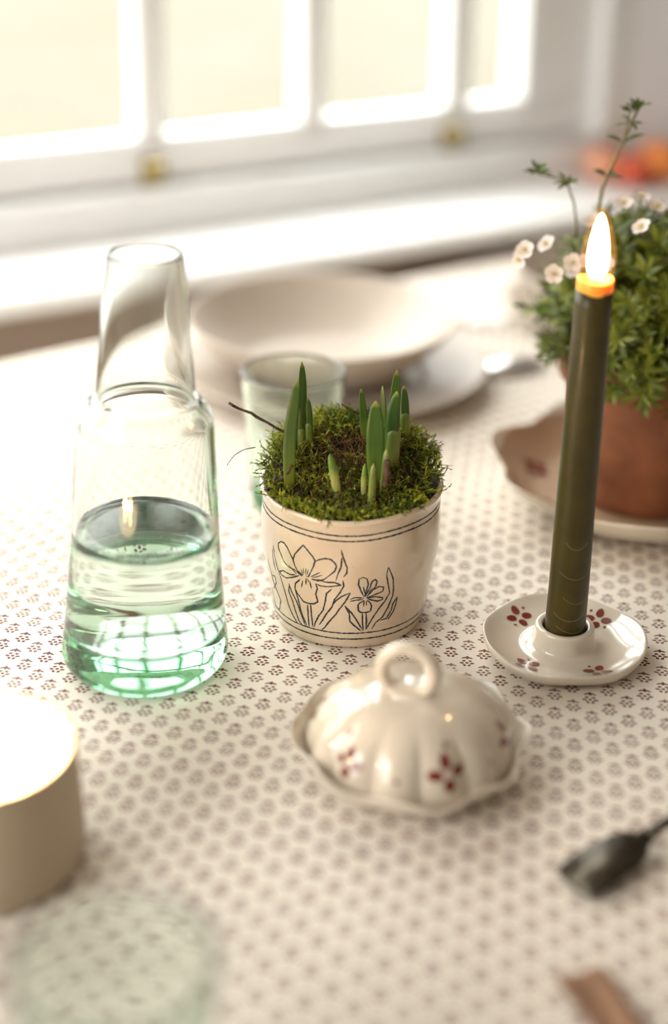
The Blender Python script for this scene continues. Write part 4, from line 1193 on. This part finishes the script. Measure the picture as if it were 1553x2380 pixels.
# butter knife with a broad paddle end, lower right
kn = empty('butter_knife', (0.1148, 0.5945, 0.0012), (0, 0, radians(35.0))); tag(kn, 'dark worn steel butter knife with a broad blade at the lower right', 'knife')
outl = [(0.000, -0.0040), (0.0010, -0.0098), (0.0040, -0.0135), (0.012, -0.0142), (0.024, -0.0128), (0.034, -0.0112), (0.041, -0.0090), (0.0465, -0.0046), (0.052, -0.0032)]
outu = [(0.052, 0.0032), (0.0470, 0.0050), (0.0445, 0.0092), (0.041, 0.0110), (0.030, 0.0122), (0.016, 0.0125), (0.004, 0.0118), (0.000, 0.0085)]
V, F = [], []
pts = outl + outu
def bz(x): return 0.0040 * sin(pi * min(1, max(0, x / 0.052))) + (0.0065 * max(0, (x - 0.036) / 0.016) if x > 0.036 else 0)
for x, y in pts: V.append((x, y, bz(x)))
for x, y in pts: V.append((x, y, bz(x) + 0.0014))
xs_ = [0.006, 0.016, 0.028, 0.040]
n = len(pts)
bm = bmesh.new()
bv = [bm.verts.new(v) for v in V]
for k in range(n): bm.faces.new([bv[k], bv[(k + 1) % n], bv[n + (k + 1) % n], bv[n + k]])
nl_ = len(outl)
def strip(off, flip):
    L1 = list(range(nl_)); L2 = list(range(n - 1, nl_ - 1, -1))
    m_ = min(len(L1), len(L2))
    for i in range(m_ - 1):
        q = [bv[off + L1[i]], bv[off + L1[i + 1]], bv[off + L2[i + 1]], bv[off + L2[i]]]
        bm.faces.new(q if not flip else q[::-1])
    if len(L1) > m_: bm.faces.new([bv[off + L1[m_ - 1]], bv[off + L1[m_]], bv[off + L2[m_ - 1]]])
strip(0, True); strip(n, False)
bmesh.ops.recalc_face_normals(bm, faces=bm.faces)
bmesh.ops.bevel(bm, geom=[e_ for e_ in bm.edges if len(e_.link_faces) == 2 and e_.calc_face_angle(0) > 1.0], offset=0.0004, segments=2, affect='EDGES')
obj('blade', bm, M['pewter'], kn)
obj('handle', tube([(0.050, 0, 0.0078), (0.060, 0, 0.0090), (0.080, 0, 0.0090), (0.12, 0, 0.0075), (0.160, 0, 0.0060)], [0.0038, 0.0030, 0.0046, 0.0060, 0.0052], 14, flat=0.6), M['pewter'], kn)

# folded brown napkin corner at the bottom edge
V, F = [], []
nx_, ny_ = 26, 26
for i in range(nx_ + 1):
    for j in range(ny_ + 1):
        u_, v_ = i / nx_, j / ny_
        x = u_ * 0.022 + 0.008 * v_; y = -v_ * 0.060
        wv = 0.0045 * (1 + sin(u_ * 9 + v_ * 3)) * (0.25 + 0.75 * u_) * (0.3 + 0.7 * v_) + 0.0012 * noise.noise(Vector((u_ * 5, v_ * 5, 0)))
        V.append((x, y, max(0.0004, 0.0006 + wv)))
for i in range(nx_):
    for j in range(ny_):
        a_ = i * (ny_ + 1) + j; F.append((a_, a_ + 1, a_ + ny_ + 2, a_ + ny_ + 1))
nk = obj('napkin', pydata('napkin', V, F), M['napkin'])
md = nk.modifiers.new('solid', 'SOLIDIFY'); md.thickness = 0.0009; md.offset = 1
nk.location = (0.1000, 0.5350, 0.0006); nk.rotation_euler = (0, 0, radians(14))
tag(nk, 'corner of a crumpled rust brown linen napkin at the bottom edge', 'napkin')

# ================================================================== FRUIT ON THE SILL
def fruit(x, y, r, m_, label, ribs=8, sq=0.86, seed=0):
    root = empty('round_fruit', (x, y, 0.0300)); tag(root, label, 'fruit', 'three orange fruits on the window sill')
    pr = [(r * sin(pi * i / 20), r * sq * (1 - cos(pi * i / 20))) for i in range(21)]
    pr[0] = (0.0, 0.0018); pr[1] = (pr[1][0], 0.0006); pr[-1] = (0.0, r * sq * 2 - r * 0.12)
    obj('rind', lathe(pr, 64, lambda th_, rr_, z, i: (rr_ * (1 + 0.022 * cos(ribs * th_)), z)), m_, root)
    zt = r * sq * 2 - r * 0.14
    obj('stalk', tube([(0, 0, zt), (0.0004, 0, zt + 0.003), (0.0014, 0, zt + 0.006)], [0.0022, 0.0014, 0.0017], 8), M['stem'], root)
fruit(0.3225, 1.8360, 0.0250, M['fruit_pale'], 'pale peach coloured fruit, leftmost of three on the window sill')
fruit(0.3560, 1.8090, 0.0215, M['fruit_red'], 'deep red-orange fruit, middle of three on the window sill')
fruit(0.3900, 1.8370, 0.0285, M['fruit_orange'], 'bright orange fruit, rightmost of three on the window sill')
